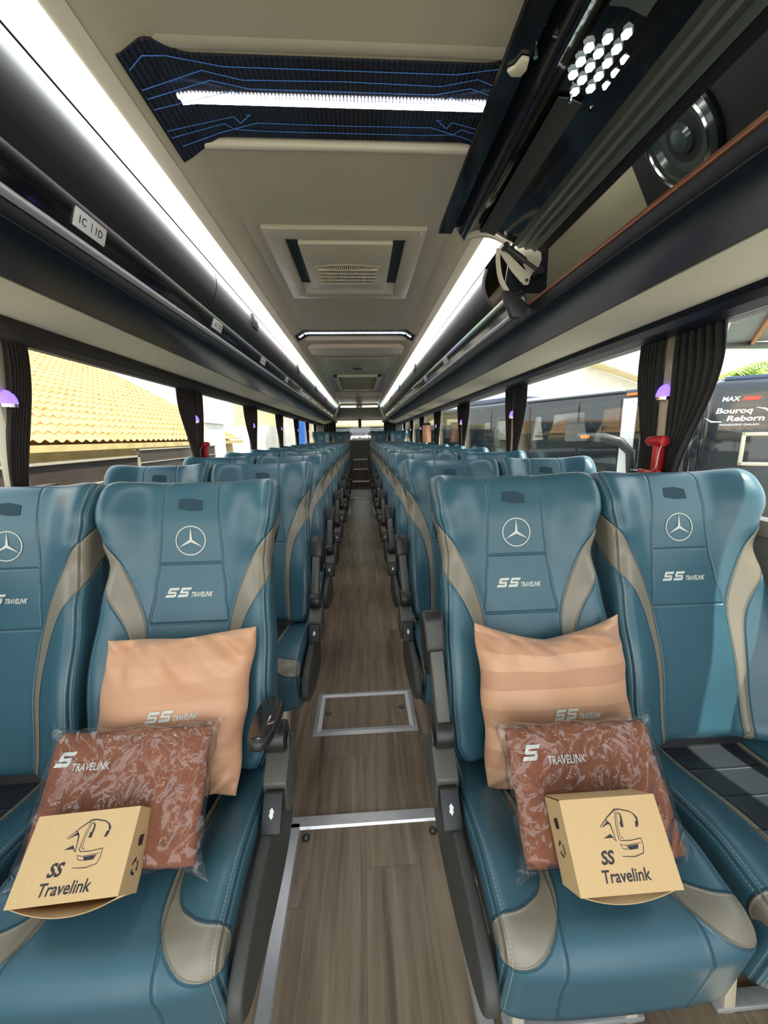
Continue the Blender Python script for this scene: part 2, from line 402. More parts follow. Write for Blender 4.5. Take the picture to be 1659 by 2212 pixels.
def text(s, bold=0):
    k = (s, bold)
    if k in TX: return TX[k]
    cu = bpy.data.curves.new('t', 'FONT'); cu.body = s; cu.size = 1; cu.resolution_u = 3; cu.offset = bold; cu.align_x = 'LEFT'
    o = bpy.data.objects.new('t', cu); COL.objects.link(o)
    dg = bpy.context.evaluated_depsgraph_get(); me = bpy.data.meshes.new_from_object(o.evaluated_get(dg))
    v = [(p.co.x, p.co.y) for p in me.vertices]; f = [tuple(p.vertices) for p in me.polygons]
    bpy.data.objects.remove(o); bpy.data.curves.remove(cu); bpy.data.meshes.remove(me)
    x0 = min(p[0] for p in v); x1 = max(p[0] for p in v)
    h = .7
    v = [((x - x0) / h, y / h) for x, y in v]      # cap height = 1
    TX[k] = (v, f); return TX[k]
def width(sh): return max(p[0] for p in sh[0]) - min(p[0] for p in sh[0])
def fit(sh, w): 
    x0 = min(p[0] for p in sh[0]); ww = width(sh)
    return [((x - x0) / ww * w, y) for x, y in sh[0]], sh[1]
def decal(name, sh, fn, m, parent):
    me = bpy.data.meshes.new(name); me.from_pydata([fn(x, y) for x, y in sh[0]], [], sh[1]); me.update(); finish(me, m, False)
    return link(name, me, parent)
# stylised double-S mark + TRAVELINK (cap height 1 for the SS)
def glyph_S():
    t = .26
    return join(poly([(.10, 1), (1.15, 1), (1.08, 1 - t), (.30, 1 - t), (.14, .86)]), poly([(.02, .62), (.10, 1), (.30, 1 - t), (.26, .62)]),
                poly([(.02, .62), (.26, .62), (.30, .60), (.95, .60), (1.0, .38), (.12, .38), (.02, .45)]),
                poly([(.95, .60), (1.0, .38), (.98, .12), (.90, 0), (.76, .27), (.76, .38)]), poly([(-.12, 0), (.90, 0), (.76, .27), (-.05, .27)]))
def ss_logo():
    S = glyph_S()
    t = xf(fit(text('TRAVELINK', .03), 4.6), .50, 2.55, .0)
    return xf(join(S, xf(S, 1, 1.28, 0), (t[0], t[1])), 1, 0, 0, .28)
LOGO = ss_logo()
def star_logo():   # three-pointed star in a ring, outer radius 1
    ring = stroke([(math.cos(2 * PI * i / 64) * .96, math.sin(2 * PI * i / 64) * .96) for i in range(64)], .07, True)
    sh = [ring]
    for k in range(3):
        a = PI / 2 + k * 2 * PI / 3
        tip = (math.cos(a) * .93, math.sin(a) * .93)
        l = (math.cos(a + PI / 3) * .11, math.sin(a + PI / 3) * .11); r = (math.cos(a - PI / 3) * .11, math.sin(a - PI / 3) * .11)
        sh.append(poly([(0, 0), r, tip, l]))
    return join(*sh)
STAR = star_logo()

def interp(t, tab):
    if t <= tab[0][0]: return tab[0][1]
    for (a, x), (b, y) in zip(tab, tab[1:]):
        if t <= b:
            k = (t - a) / (b - a); k = k * k * (3 - 2 * k); return x + (y - x) * k
    return tab[-1][1]
def sst(a, b, x):
    k = max(0, min(1, (x - a) / (b - a))); return k * k * (3 - 2 * k)
def chain(x, y, ch):
    """signed distance (inside positive) to tapered capsule chain"""
    best = -1
    for (ax, ay, ar), (bx, by, br) in zip(ch, ch[1:]):
        dx, dy = bx - ax, by - ay; t = max(0, min(1, ((x - ax) * dx + (y - ay) * dy) / (dx * dx + dy * dy)))
        d = ar + (br - ar) * t - math.hypot(x - ax - dx * t, y - ay - dy * t); best = max(best, d)
    return best
def smooth_pts(ch, n=6):
    out = []
    for i in range(len(ch) - 1):
        p0 = ch[max(i - 1, 0)]; p1 = ch[i]; p2 = ch[i + 1]; p3 = ch[min(i + 2, len(ch) - 1)]
        for k in range(n):
            t = k / n
            out.append(tuple(.5 * (2 * b + (c - a) * t + (2 * a - 5 * b + 4 * c - d) * t * t + (3 * b - a - 3 * c + d) * t ** 3) for a, b, c, d in zip(p0, p1, p2, p3)))
    out.append(tuple(ch[-1])); return out
def pdist(x, y, pts):
    return min(math.hypot(x - ax - (bx - ax) * t, y - ay - (by - ay) * t) for (ax, ay), (bx, by) in zip(pts, pts[1:])
               for t in (max(0, min(1, ((x - ax) * (bx - ax) + (y - ay) * (by - ay)) / ((bx - ax) ** 2 + (by - ay) ** 2))),))

# ------------------------------------------------------------ THE SETTING
WX = 1.225          # half width at the glass
Y0, Y1 = -1.2, 11.5
def struct(name, mb, m, **k):
    o = mb.build(name, m, **k); o['kind'] = 'structure'; return o
struct('floor', MB().box(-1.25, 1.25, Y0, 9.9, -.03, 0), M['wood'], smooth=False)
st = MB()
for (a, b, z) in ((9.9, 10.5, .17), (10.5, 10.9, .44), (10.9, 11.5, .68)): st.box(-.25, .25, a, b, -.03, z)
st.box(-1.25, -.25, 9.9, 11.5, -.03, .27).box(.25, 1.25, 9.9, 11.5, -.03, .27)
struct('floor_rear_steps', st, M['wood'], smooth=False)
def wall(sx, name):
    mb = MB().box(sx * 1.22, sx * 1.26, Y0, Y1, -.03, 1.02); struct(name, mb, M['sill'], smooth=False)
wall(-1, 'wall_left'); wall(1, 'wall_right')
for sx, nm in ((-1, 'left'), (1, 'right')):
    struct('wall_' + nm + '_upper', MB().box(sx * 1.24, sx * 1.28, Y0, Y1, 1.66, 2.22), M['sill'], smooth=False)
struct('roof', MB().box(-1.28, 1.28, Y0, Y1, 2.2, 2.25), M['buswhite'], smooth=False)
# ceiling lining: flat centre with shoulders falling to the light strips
cp = [(-.465, 2.035), (-.43, 2.045), (-.385, 2.075), (-.36, 2.08), (.36, 2.08), (.385, 2.075), (.43, 2.045), (.465, 2.035)]
struct('ceiling', MB().strip(cp, Y0, 9.25, th=.006), M['ceil'], ang=20)
# lighter front section edge, ridge before the dark band
def ridge(name, y, w, h, m, z=2.08):
    prof = [(y - w, z + .002), (y - w * .5, z - h * .8), (y, z - h), (y + w * .5, z - h * .8), (y + w, z + .002)]
    return struct(name, MB().prism(prof, -.40, .40, 'x'), m, ang=80)
ridge('trim_1', .955, .018, .004, M['ceil']); ridge('trim_2', 1.225, .018, .010, M['ceil2'])
ridge('trim_3', 3.30, .05, .02, M['ceil2'])
struct('trim_4', MB().prism([(3.5, 2.081), (3.53, 2.055), (3.80, 2.055), (3.9, 2.081)], -.43, .43, 'x'), M['ceil2'], ang=20)
struct('trim_5', MB().prism([(6.9, 2.081), (6.95, 2.05), (7.5, 2.05), (7.6, 2.081)], -.43, .43, 'x'), M['ceil2'], ang=20)
struct('ceiling_rear_panel', MB().box(-.43, .43, 3.9, 6.9, 2.066, 2.078), M['ceild'], smooth=False)
struct('ceiling_end_panel', MB().box(-.43, .43, 7.6, 9.2, 2.060, 2.078), M['ceild'], smooth=False)
# rear bulkhead
struct('ceiling_bulkhead', MB().prism([(9.25, 2.09), (9.25, 2.02), (9.5, 1.99), (11.45, 1.80), (11.45, 1.84), (9.5, 2.09)], -1.2, 1.2, 'x'), M['ceild'], ang=20)
rw = MB().box(-1.25, 1.25, Y1, Y1 + .04, -.03, 1.20).box(-1.25, 1.25, Y1, Y1 + .04, 1.80, 2.22).box(-1.25, -.85, Y1, Y1 + .04, 1.20, 1.80).box(.85, 1.25, Y1, Y1 + .04, 1.20, 1.80)
struct('wall_rear', rw, M['wallgrey'], smooth=False)
struct('window_rear', MB().box(-.85, .85, Y1 + .01, Y1 + .02, 1.20, 1.80), M['glass'], smooth=False)
fr = MB()
for a in ((-.86, .86, 1.77, 1.80), (-.86, .86, 1.20, 1.23), (-.86, -.82, 1.2, 1.8), (.82, .86, 1.2, 1.8)): fr.box(a[0], a[1], Y1 - .02, Y1 + .0, a[2], a[3])
struct('trim_rear_window', fr, M['litecream'], bevel=.006)
# floor hatches
def hatch(y0, y1, x0, x1, w, nm, sides='all'):
    mb = MB(); z = .006
    o = [(x0, y0), (x1, y0), (x1, y1), (x0, y1)]; i = [(x0 + w, y0 + w), (x1 - w, y0 + w), (x1 - w, y1 - w), (x0 + w, y1 - w)]
    for k in range(4):
        if sides != 'all' and k not in sides: continue
        a, b, c, d = o[k], o[(k + 1) % 4], i[(k + 1) % 4], i[k]
        mid = lambda p, q: ((p[0] + q[0]) / 2, (p[1] + q[1]) / 2)
        e, f = mid(a, d), mid(b, c)
        v = [(*a, .001), (*b, .001), (*f, z), (*e, z), (*c, z * .6), (*d, z * .6), (*d, .0), (*c, .0)]
        mb.add(v, [(0, 1, 2, 3), (3, 2, 4, 5), (5, 4, 7, 6)])
    return struct(nm, mb, M['metal'], smooth=False)
hatch(1.495, 1.785, -.233, .240, .036, 'trim_floor_hatch')
hatch(6.45, 7.05, -.24, .24, .03, 'trim_floor_hatch_rear')
# near hatch: top bar + left bar
nb = MB()
def bar(mb, a, b, w, z=.008):
    a = Vector(a + (0,)); b = Vector(b + (0,)); d = (b - a).normalized(); n = Vector((-d.y, d.x, 0)) * w / 2
    v = [a + n, b + n, b - n, a - n]; v = [(p.x, p.y, 0) for p in v] + [(p.x * .0 + q.x, q.y, z) for p, q in zip(v, [a + n * .8, b + n * .8, b - n * .8, a - n * .8])]
    mb.add(v, [(4, 5, 6, 7), (0, 1, 5, 4), (1, 2, 6, 5), (2, 3, 7, 6), (3, 0, 4, 7)])
bar(nb, (-.265, 1.105), (.245, 1.105), .045); bar(nb, (-.243, 1.10), (-.243, .2), .04); bar(nb, (.262, 1.08), (.262, .2), .04)
struct('trim_near_hatch', nb, M['metal'], smooth=False)
for k, y in enumerate((8.1, 9.88)):
    struct('trim_floor_strip_%d' % k, MB().box(-.25, .25, y, y + .05, .0, .01), M['metal'], bevel=.003)
for k, (y, z) in enumerate(((9.88, .17), (10.48, .44), (10.88, .68))):
    struct('trim_step_nosing_%d' % k, MB().box(-.25, .25, y, y + .04, z - .02, z + .006), M['metal'], bevel=.003)
SCR = [(-.2, 1.055, 'far left corner of the near floor hatch'), (.222, 1.048, 'far right corner of the near floor hatch'), (-.185, .56, 'near left side of the near floor hatch'),
       (.19, .55, 'near right side of the near floor hatch'), (-.175, 1.64, 'left side of the small framed floor hatch'), (.180, 1.655, 'right side of the small framed floor hatch')]
for x, y, w in SCR:
    t = empty('floor_screw', (x, y, 0), 0, 'round steel screw with dark washer at the ' + w, 'screw', 'screws of the aisle hatches')
    MB().cyl((0, 0, 0), (0, 0, .003), .0135, 24).build('washer', M['shell'], t, bevel=.001)
    MB().cyl((0, 0, .0031), (0, 0, .007), .0085, 20, .007).build('screw_head', M['screw'], t, bevel=.001)

# pillars, side windows, curtains
PYS = {-1: [1.435 + 1.52 * i for i in range(-1, 7)], 1: [1.465 + 1.50 * i for i in range(-1, 7)]}
cname = ['front', 'first', 'second', 'third', 'fourth', 'fifth', 'sixth', 'rearmost']
wi = 0
for sx, side in ((-1, 'left'), (1, 'right')):
    PY = PYS[sx]
    ed = [Y0] + PY + [Y1]
    for a, b in zip(ed, ed[1:]):
        wi += 1
        struct('window_%d' % wi, MB().box(sx * 1.228, sx * 1.234, a, b, 1.02, 1.68), M['glass'], smooth=False)
    mb = MB().box(sx * 1.19, sx * 1.245, Y0, Y1, .99, 1.04); struct('trim_sill_' + side, mb, M['sill'], bevel=.008)
    for k, y in enumerate(PY):
        mb = MB().prism([(y - .035, 1.03), (y + .035, 1.03), (y + .030, 1.25), (y + .026, 1.36), (y + .034, 1.43), (y - .034, 1.43), (y - .026, 1.36), (y - .030, 1.25)], sx * 1.182, sx * 1.225, 'x')
        mb.box(sx * 1.19, sx * 1.225, y - .042, y + .042, 1.42, 1.70)
        struct('trim_pillar_%s_%d' % (side, k + 1), mb, M['pillar'], bevel=.008)
        if k == 0: continue
        # violet pillar light : quarter dome
        t = empty('pillar_light', (sx * 1.185, y, 1.432), 0, 'violet glowing half-dome reading light on the %s %s window pillar' % (cname[k], side), 'light', 'violet lights on the window pillars')
        v = []; f = []; nu, nv = 14, 8
        for j in range(nv + 1):
            for i in range(nu + 1):
                a = PI * i / nu; e = PI / 2 * j / nv
                v.append((-sx * .028 * math.sin(a) * math.cos(e), .030 * math.cos(a) * math.cos(e), .046 * math.sin(e)))
        for j in range(nv):
            for i in range(nu): f.append((j * (nu + 1) + i, j * (nu + 1) + i + 1, (j + 1) * (nu + 1) + i + 1, (j + 1) * (nu + 1) + i))
        f.append(tuple(range(nu + 1)))
        f.append(tuple(j * (nu + 1) for j in range(nv + 1)) + tuple(j * (nu + 1) + nu for j in range(nv, -1, -1)))
        MB().add(v, f).build('lens', M['lampblue'], t, ang=50)
        MB().cyl((-sx * .0, 0, -.012), (-sx * .0, 0, -.001), .027, 20).build('base_ring', M['chrome'], t)
# curtains
def curtain(sx, yc, sgn, wt, wb, zt, zb, label, m, pull=.006):
    """gathered curtain hanging on one side of a pillar (sgn -1 near side, +1 far side)"""
    t = empty('curtain', (sx * 1.182, yc + sgn * .024, zb), 0, label, 'curtain', 'gathered curtains at the bus windows')
    nu, nv = 61, 30
    def P(i, j):
        u = i / (nu - 1); v = j / (nv - 1); z = (zt - zb) * (1 - v)
        w = wt + (wb - wt) * sst(.15, 1.0, v) + .02 * math.sin(v * 3)
        amp = .012 + .006 * math.sin(v * 5 + u * 3); ph = u * 2 * PI * 6.5 + .6 * math.sin(v * 4 + yc)
        return (amp * math.sin(ph) * (1 - .3 * v), sgn * (u * w) - pull * sgn * sst(.0, 1, v), z)
    o = grid('cloth', P, nu, nv, m, t, ang=180)
    md = o.modifiers.new('thickness', 'SOLIDIFY'); md.thickness = .003; md.offset = 0
    b = MB().box(-.018, .018, min(sgn * .0, sgn * (wb + .055)), max(0, sgn * (wb + .055)), -.035, .003).build('tie_band', M['shell'], t, bevel=.004)
    MB().box(-sx * .017 - .006, -sx * .017 + .006, *sorted((sgn * .01, sgn * .055)), -.052, -.005).build('tie_clip', M['white'], b, bevel=.004)
    return t
for sx, side in ((-1, 'left'), (1, 'right')):
    for k, y in enumerate(PYS[sx]):
        if k == 0: continue
        m = M['curtain'] if sx < 0 else M['curtr']
        curtain(sx, y, 1, (.085 if k == 1 and sx < 0 else .12 if k < 3 else .17), .05, 1.655, 1.14, 'dark pleated curtain tied back on the far side of the %s %s window pillar' % (cname[k], side), m, .075 if sx < 0 and k == 1 else (.03 if sx < 0 else .012))
        if sx > 0 or k > 1:
            curtain(sx, y, -1, (.20 if k < 3 else .24) + (.03 if sx < 0 else 0), .06, 1.655, 1.14, 'dark pleated curtain tied back on the near side of the %s %s window pillar' % (cname[k], side), m, .006 if sx < 0 else -.012)
# valance + cream underside + light-rail
for sx, side in ((-1, 'left'), (1, 'right')):
    S = lambda pr: [(sx * x, z) for x, z in pr]
    o = MB().strip(S([(1.05, 1.684), (1.06, 1.660), (1.09, 1.645), (1.16, 1.640), (1.178, 1.652), (1.178, 1.70)]), Y0, Y1, th=.004).build('curtain_valance', M['curtain'] if sx < 0 else M['navy'], ang=20)
    tag(o, 'long dark curved curtain valance above the %s windows' % side, 'valance')
    o = MB().strip(S([(.85, 1.702), (.95, 1.690), (1.055, 1.682)]), Y0, Y1 - .1, th=-.004 * sx).build('trim_underside_' + side, M['cream'], ang=40); o['kind'] = 'structure'
    o = MB().cyl((sx * 1.19, Y0, 1.652), (sx * 1.19, Y1, 1.652), .005, 8).build('curtain_rail', M['metal']); tag(o, 'thin metal curtain rail along the top of the %s windows' % side, 'rail')

# ------------------------------------------------------------ LUGGAGE RACKS
DOORY = [-1.15, 1.72, 3.20, 4.68, 6.16, 7.64, 9.12]
LEDPROF = [(.549, 1.988), (.534, 1.977), (.508, 1.979), (.491, 1.990), (.487, 1.998)]
door_prof = smooth_pts([(.552, 1.975), (.540, 1.93), (.545, 1.885), (.562, 1.85), (.590, 1.822)], 4)
def sprof(sx, pr): return [(sx * x, z) for x, z in pr]
for sx, side in ((-1, 'left'), (1, 'right')):
    rk = empty('luggage_rack', (sx * .62, 1.0, 1.74), 0, 'long black overhead luggage rack with gloss lower edge along the %s side' % side, 'luggage rack')
    off = Matrix.Translation(Vector((-sx * .62, -1.0, -1.74)))
    def rb(mb, name, m, parent=rk, **k):
        mb.v = [tuple(off @ Vector(p)) for p in mb.v]; return mb.build(name, m, parent, **k)
    under = smooth_pts([(.622, 1.742), (.632, 1.712), (.660, 1.694), (.72, 1.688), (.80, 1.694), (.855, 1.703)], 4)
    rb(MB().strip(sprof(sx, under), Y0, 11.2, th=.004 * sx), 'underside', M['navy'], ang=40)
    rb(MB().strip(sprof(sx, [(.855, 1.703), (.858, 1.72), (1.20, 1.735), (1.215, 1.76)]), Y0, 11.2, th=.004 * sx), 'floor_panel', M['olive'])
    ys = Y0 if sx < 0 else 1.44
    rb(MB().strip(sprof(sx, [(.590, 1.820), (.596, 1.800), (.604, 1.778), (.612, 1.760)]), ys, 9.25, th=.004 * sx), 'gloss_fascia', M['glossblk'], ang=40)
    rb(MB().strip(sprof(sx, [(.5995, 1.7995), (.6005, 1.7955), (.602, 1.792)]), ys, 9.25, th=-.002 * sx), 'accent_line', M['ledline'] if 'ledline' in M else M['chrome'])
    rb(MB().strip(sprof(sx, [(.612, 1.756), (.611, 1.751), (.614, 1.746), (.620, 1.743)]), ys, 9.25, th=-.003 * sx), 'lower_rail', M['metal'], ang=60)
    if sx > 0: rb(MB().box(.616, .628, Y0, 1.6, 1.742, 1.753), 'copper_edging', M['copper'], bevel=.002)
    rb(MB().cyl((sx * .632, Y0, 1.7125), (sx * .632, 9.25, 1.7125), .0010, 6), 'seam_line', M['fair'])
    # doors
    for a, b in zip(DOORY, DOORY[1:]):
        if sx > 0 and a < 0: continue
        d = rb(MB().strip(sprof(sx, door_prof), a + .004, b - .004, th=.012 * sx), 'door', M['door'], ang=60)
        for yy in ((a + b) / 2,):
            if sx < 0 or a > 2:
                g = MB(); yg = b - .95 if a > 0 else 2.29
                yg = a + .57
                g.box(sx * .5335, sx * .5475, yg - .05, yg + .05, 1.888, 1.955)
                h = rb(g, 'speaker_grille', M['shell'], d, bevel=.004)
                hm = MB()
                for r_ in range(5):
                    for c_ in range(4):
                        yc = yg - .034 + c_ * .021 + (.0105 if r_ % 2 else 0); zc = 1.899 + r_ * .0115
                        hm.cyl((sx * .5325, yc, zc), (sx * .5345, yc, zc), .0055, 6)
                rb(hm, 'grille_hole', M['glossblk'], h)
                h['kind'] = 'stuff' if False else 'part'; del h['kind']
    rb(MB().strip(sprof(sx, [(.66, 2.04), (.76, 2.165), (1.0, 1.88), (1.21, 1.80), (1.215, 1.76)]), Y0, 9.25, th=.004 * sx), 'back_lining', M['olive'], ang=60)
    # top closing board above the doors
    rb(MB().strip(sprof(sx, [(.556, 1.985), (.60, 2.0), (.66, 2.03)]), 1.46 if sx > 0 else Y0, 9.25, th=.004 * sx), 'top_board', M['shell'])
    # rear end nose of the rack
    rb(MB().strip(sprof(sx, [(.53, 1.99), (.54, 1.90), (.59, 1.81), (.63, 1.74)]), 9.25, 10.9, th=.006 * sx), 'rear_cover', M['door'], ang=60)
    # light strip: a thing of its own
    o = MB().strip(sprof(sx, LEDPROF), Y0 if sx < 0 else Y0, 9.22, th=.006 * sx).build('light_strip', M['led'])
    tag(o, 'long glowing white light strip running along the top of the %s luggage rack' % side, 'light', 'light strips above the luggage racks')
    # light coloured upper flange of the strip
    o = MB().strip(sprof(sx, [(.487, 1.997), (.476, 2.018), (.465, 2.036)]), Y0, 9.22, th=.004 * sx).build('trim_light_flange_' + side, M['ceil2']); o['kind'] = 'structure'
    # row plates
    for k in range(11):
        if sx > 0 and k < 2: continue
        y = 1.045 + .81 * k if sx < 0 else 1.07 + .81 * k
        a = ('C', 'D') if sx < 0 else ('A', 'B')
        mt = Matrix.Translation((sx * .5975, y, 1.790)) @ Matrix.Rotation(sx * math.radians(-18), 4, 'Y')
        t = bpy.data.objects.new('seat_number_plate', None); COL.objects.link(t); t.matrix_world = mt; t.empty_display_size = .02
        tag(t, 'white plastic plate with seat numbers %d%s and %d%s on the %s rack edge' % (k + 1, a[0], k + 1, a[1], side), 'number plate', 'seat number plates')
        MB().box(-.003, .003, -.052, .052, -.020, .020).build('plate', M['white'], t, bevel=.0025)
        sh = join(xf(text('%d%s' % (k + 1, a[0]), .01), .016, -.040, -.008), xf(text('%d%s' % (k + 1, a[1]), .01), .016, .014, -.008), poly([(-.001, -.01), (.001, -.01), (.001, .01), (-.001, .01)]))
        decal('numbers', sh, (lambda x, y: (.0036, x, y)) if sx < 0 else (lambda x, y: (-.0036, -x, y)), M['mark'], t)

# ------------------------------------------------------------ OPEN FLAP (right, front)
fl = empty('open_rack_flap', (.555, .6, 1.94), 0, 'raised black luggage rack flap hanging open over the front right seats', 'rack flap')
def fb(mb, name, m, parent=fl, **k):
    mb.v = [(x - .555, y - .6, z - 1.94) for x, y, z in mb.v]; return mb.build(name, m, parent, **k)
YA, YB = Y0, 1.42
fb(MB().strip([(.292, 1.964), (.296, 1.960), (.340, 1.960), (.346, 1.966), (.356, 1.985)], YA, YB, th=.010), 'gloss_lip', M['glossblk'], bevel=0)
fb(MB().strip(smooth_pts([(.352, 1.980), (.378, 1.945), (.392, 1.958), (.425, 1.972), (.475, 1.968), (.52, 1.948), (.55, 1.935)], 4), YA, YB, th=.008), 'flap_panel', M['glossblk'], ang=50)
fb(MB().strip([(.435, 1.968), (.46, 1.967), (.486, 1.958)], .90, YB, th=-.003), 'grey_panel_strip', M['fair'], ang=60)
fb(MB().strip([(.430, 1.968), (.46, 1.967), (.494, 1.955)], YA, .73, th=-.003), 'grey_panel_strip', M['alu_g'], ang=60)
fb(MB().box(.378, .384, YA, YB, 1.938, 1.945), 'edge_profile', M['navy'], bevel=.002)
hg = fb(MB().strip([(.552, 1.936), (.575, 1.938), (.58, 1.93), (.60, 1.934), (.605, 1.926), (.625, 1.93), (.640, 1.92)], YA, YB + .03, th=.008), 'hinge_profile', M['alu_g'], ang=20)
fb(MB().strip([(.640, 1.93), (.672, 1.915)], YA, YB + .03, th=.006), 'hinge_cover', M['shell'])
# honeycomb vent; emissive cells imitate the light strip's glow from behind
vb = MB(); vg = MB()
for r_ in range(4):
    for c_ in range(5):
        x = .440 + r_ * .023; y = .775 + c_ * .026 + (.013 if r_ % 2 else 0) - r_ * .004
        if (r_ in (0,) and c_ in (0, 4)) or (r_ == 3 and c_ in (0, 4)): continue
        zz = 1.966 - max(0, x - .46) * .28
        vg.cyl((x, y, zz), (x, y, zz + .004), .0088, 6)
fb(vg, 'lit_vent', emit('vent_glow', (.85, 1, .92), 2.2))
for a, b, nm in ((.455, .888, 'screw'), (.508, .905, 'screw'), (.344, .80, 'screw')):
    fb(MB().cyl((a, b, 1.950), (a, b, 1.962), .004, 12), nm, M['chrome'])
cl = MB().prism([(.304, .832), (.316, .842), (.334, .842), (.340, .828), (.336, .808), (.322, .806), (.315, .824)], 1.952, 1.959, 'z')
fb(cl, 'catch', M['cream'], bevel=.002)
# gas-strut bracket
br = empty('flap_hinge_bracket', (.6, 1.45, 1.9), 0, 'cream metal hinge bracket with black gas strut at the end of the open flap', 'bracket')
def bb(mb, name, m, parent=br, **k):
    mb.v = [(x - .6, y - 1.45, z - 1.9) for x, y, z in mb.v]; return mb.build(name, m, parent, **k)
bb(MB().strip(smooth_pts([(.383, 1.945), (.402, 1.950), (.439, 1.957), (.479, 1.954), (.515, 1.940), (.540, 1.925)], 3), 1.424, 1.436, th=.026), 'curved_plate', M['cream'], ang=40)
bb(MB().prism([(.564, 1.966), (.625, 1.967), (.663, 1.953), (.672, 1.902), (.660, 1.872), (.648, 1.846), (.622, 1.865), (.582, 1.923)], 1.462, 1.470), 'fan_plate', M['cream'], bevel=.002)
bb(MB().prism([(.508, 1.928), (.533, 1.925), (.60, 1.868), (.630, 1.850), (.622, 1.815), (.604, 1.815), (.56, 1.86)], 1.446, 1.454), 'link_arm', M['cream'], bevel=.002)
bb(MB().cyl((.528, 1.432, 1.929), (.600, 1.432, 1.884), .0105, 14).cyl((.600, 1.432, 1.884), (.651, 1.432, 1.853), .006, 12).cyl((.651, 1.42, 1.853), (.651, 1.465, 1.853), .012, 12).cyl((.528, 1.42, 1.929), (.528, 1.465, 1.929), .010, 12), 'gas_strut', M['shell'])
bb(MB().cyl((.612, 1.440, 1.828), (.612, 1.447, 1.828), .006, 12), 'bolt', M['chrome'])
bb(MB().strip(smooth_pts([(.500, 1.925), (.502, 1.878), (.514, 1.827), (.540, 1.786)], 4), 1.434, 1.446, th=.012), 'curved_edge', M['cream'], ang=60)
bb(MB().prism([(.545, 1.80), (.56, 1.80), (.70, 1.80), (.70, 1.96), (.62, 1.94), (.56, 1.92)], 1.475, 1.482), 'end_panel', M['navy'])
bb(MB().prism([(.520, 1.790), (.556, 1.790), (.618, 1.745), (.605, 1.70), (.560, 1.705)], 1.425, 1.450), 'end_cap', M['shell'], bevel=.003)
# speaker on its board
brd = empty('speaker', (.872, 1.10, 2.045), 0, 'round black loudspeaker with chrome ring mounted inside the open luggage rack', 'speaker')
nrm = Vector((-.80, 0, -.60)).normalized(); ax = Vector((.60, 0, -.80)).normalized(); ay = Vector((0, 1, 0))
def sp(a, b, c): return Vector((.0, .0, .0)) + ax * a + ay * b + nrm * c
def lathe(prof, n=40, cx=0, cy=0):
    v = []; f = []; N = len(prof)
    for r, h in prof:
        v += [sp(cx + r * 1.32 * math.cos(2 * PI * i / n), cy + r * math.sin(2 * PI * i / n), h) for i in range(n)]
    for k in range(N - 1): f += [(k * n + i, k * n + (i + 1) % n, (k + 1) * n + (i + 1) % n, (k + 1) * n + i) for i in range(n)]
    return MB().add(v, f)
mb = MB(); vs = [sp(a, b, c) for c in (0, .012) for a, b in ((-.13, -1.6), (.17, -1.6), (.17, .19), (-.13, .15))]
mb.add(vs, [(0, 1, 2, 3), (4, 7, 6, 5), (0, 4, 5, 1), (1, 5, 6, 2), (2, 6, 7, 3), (3, 7, 4, 0)]).build('board', mat('black_felt_board', (.010, .010, .010), .9), brd)
lathe([(.100, .012), (.100, .024), (.094, .027), (.088, .022)]).build('frame_ring', M['glossblk'], brd, ang=30)
lathe([(.088, .022), (.080, .030), (.070, .026), (.062, .014), (.03, .010), (.028, .02), (.02, .028), (.0, .030)]).build('cone', mat('gloss_speaker_cone', (.035, .05, .045), .18, coat=.4), brd, ang=25)
lathe([(.075, .034), (.078, .038), (.082, .034)]).build('chrome_ring', M['chrome'], brd, ang=60)

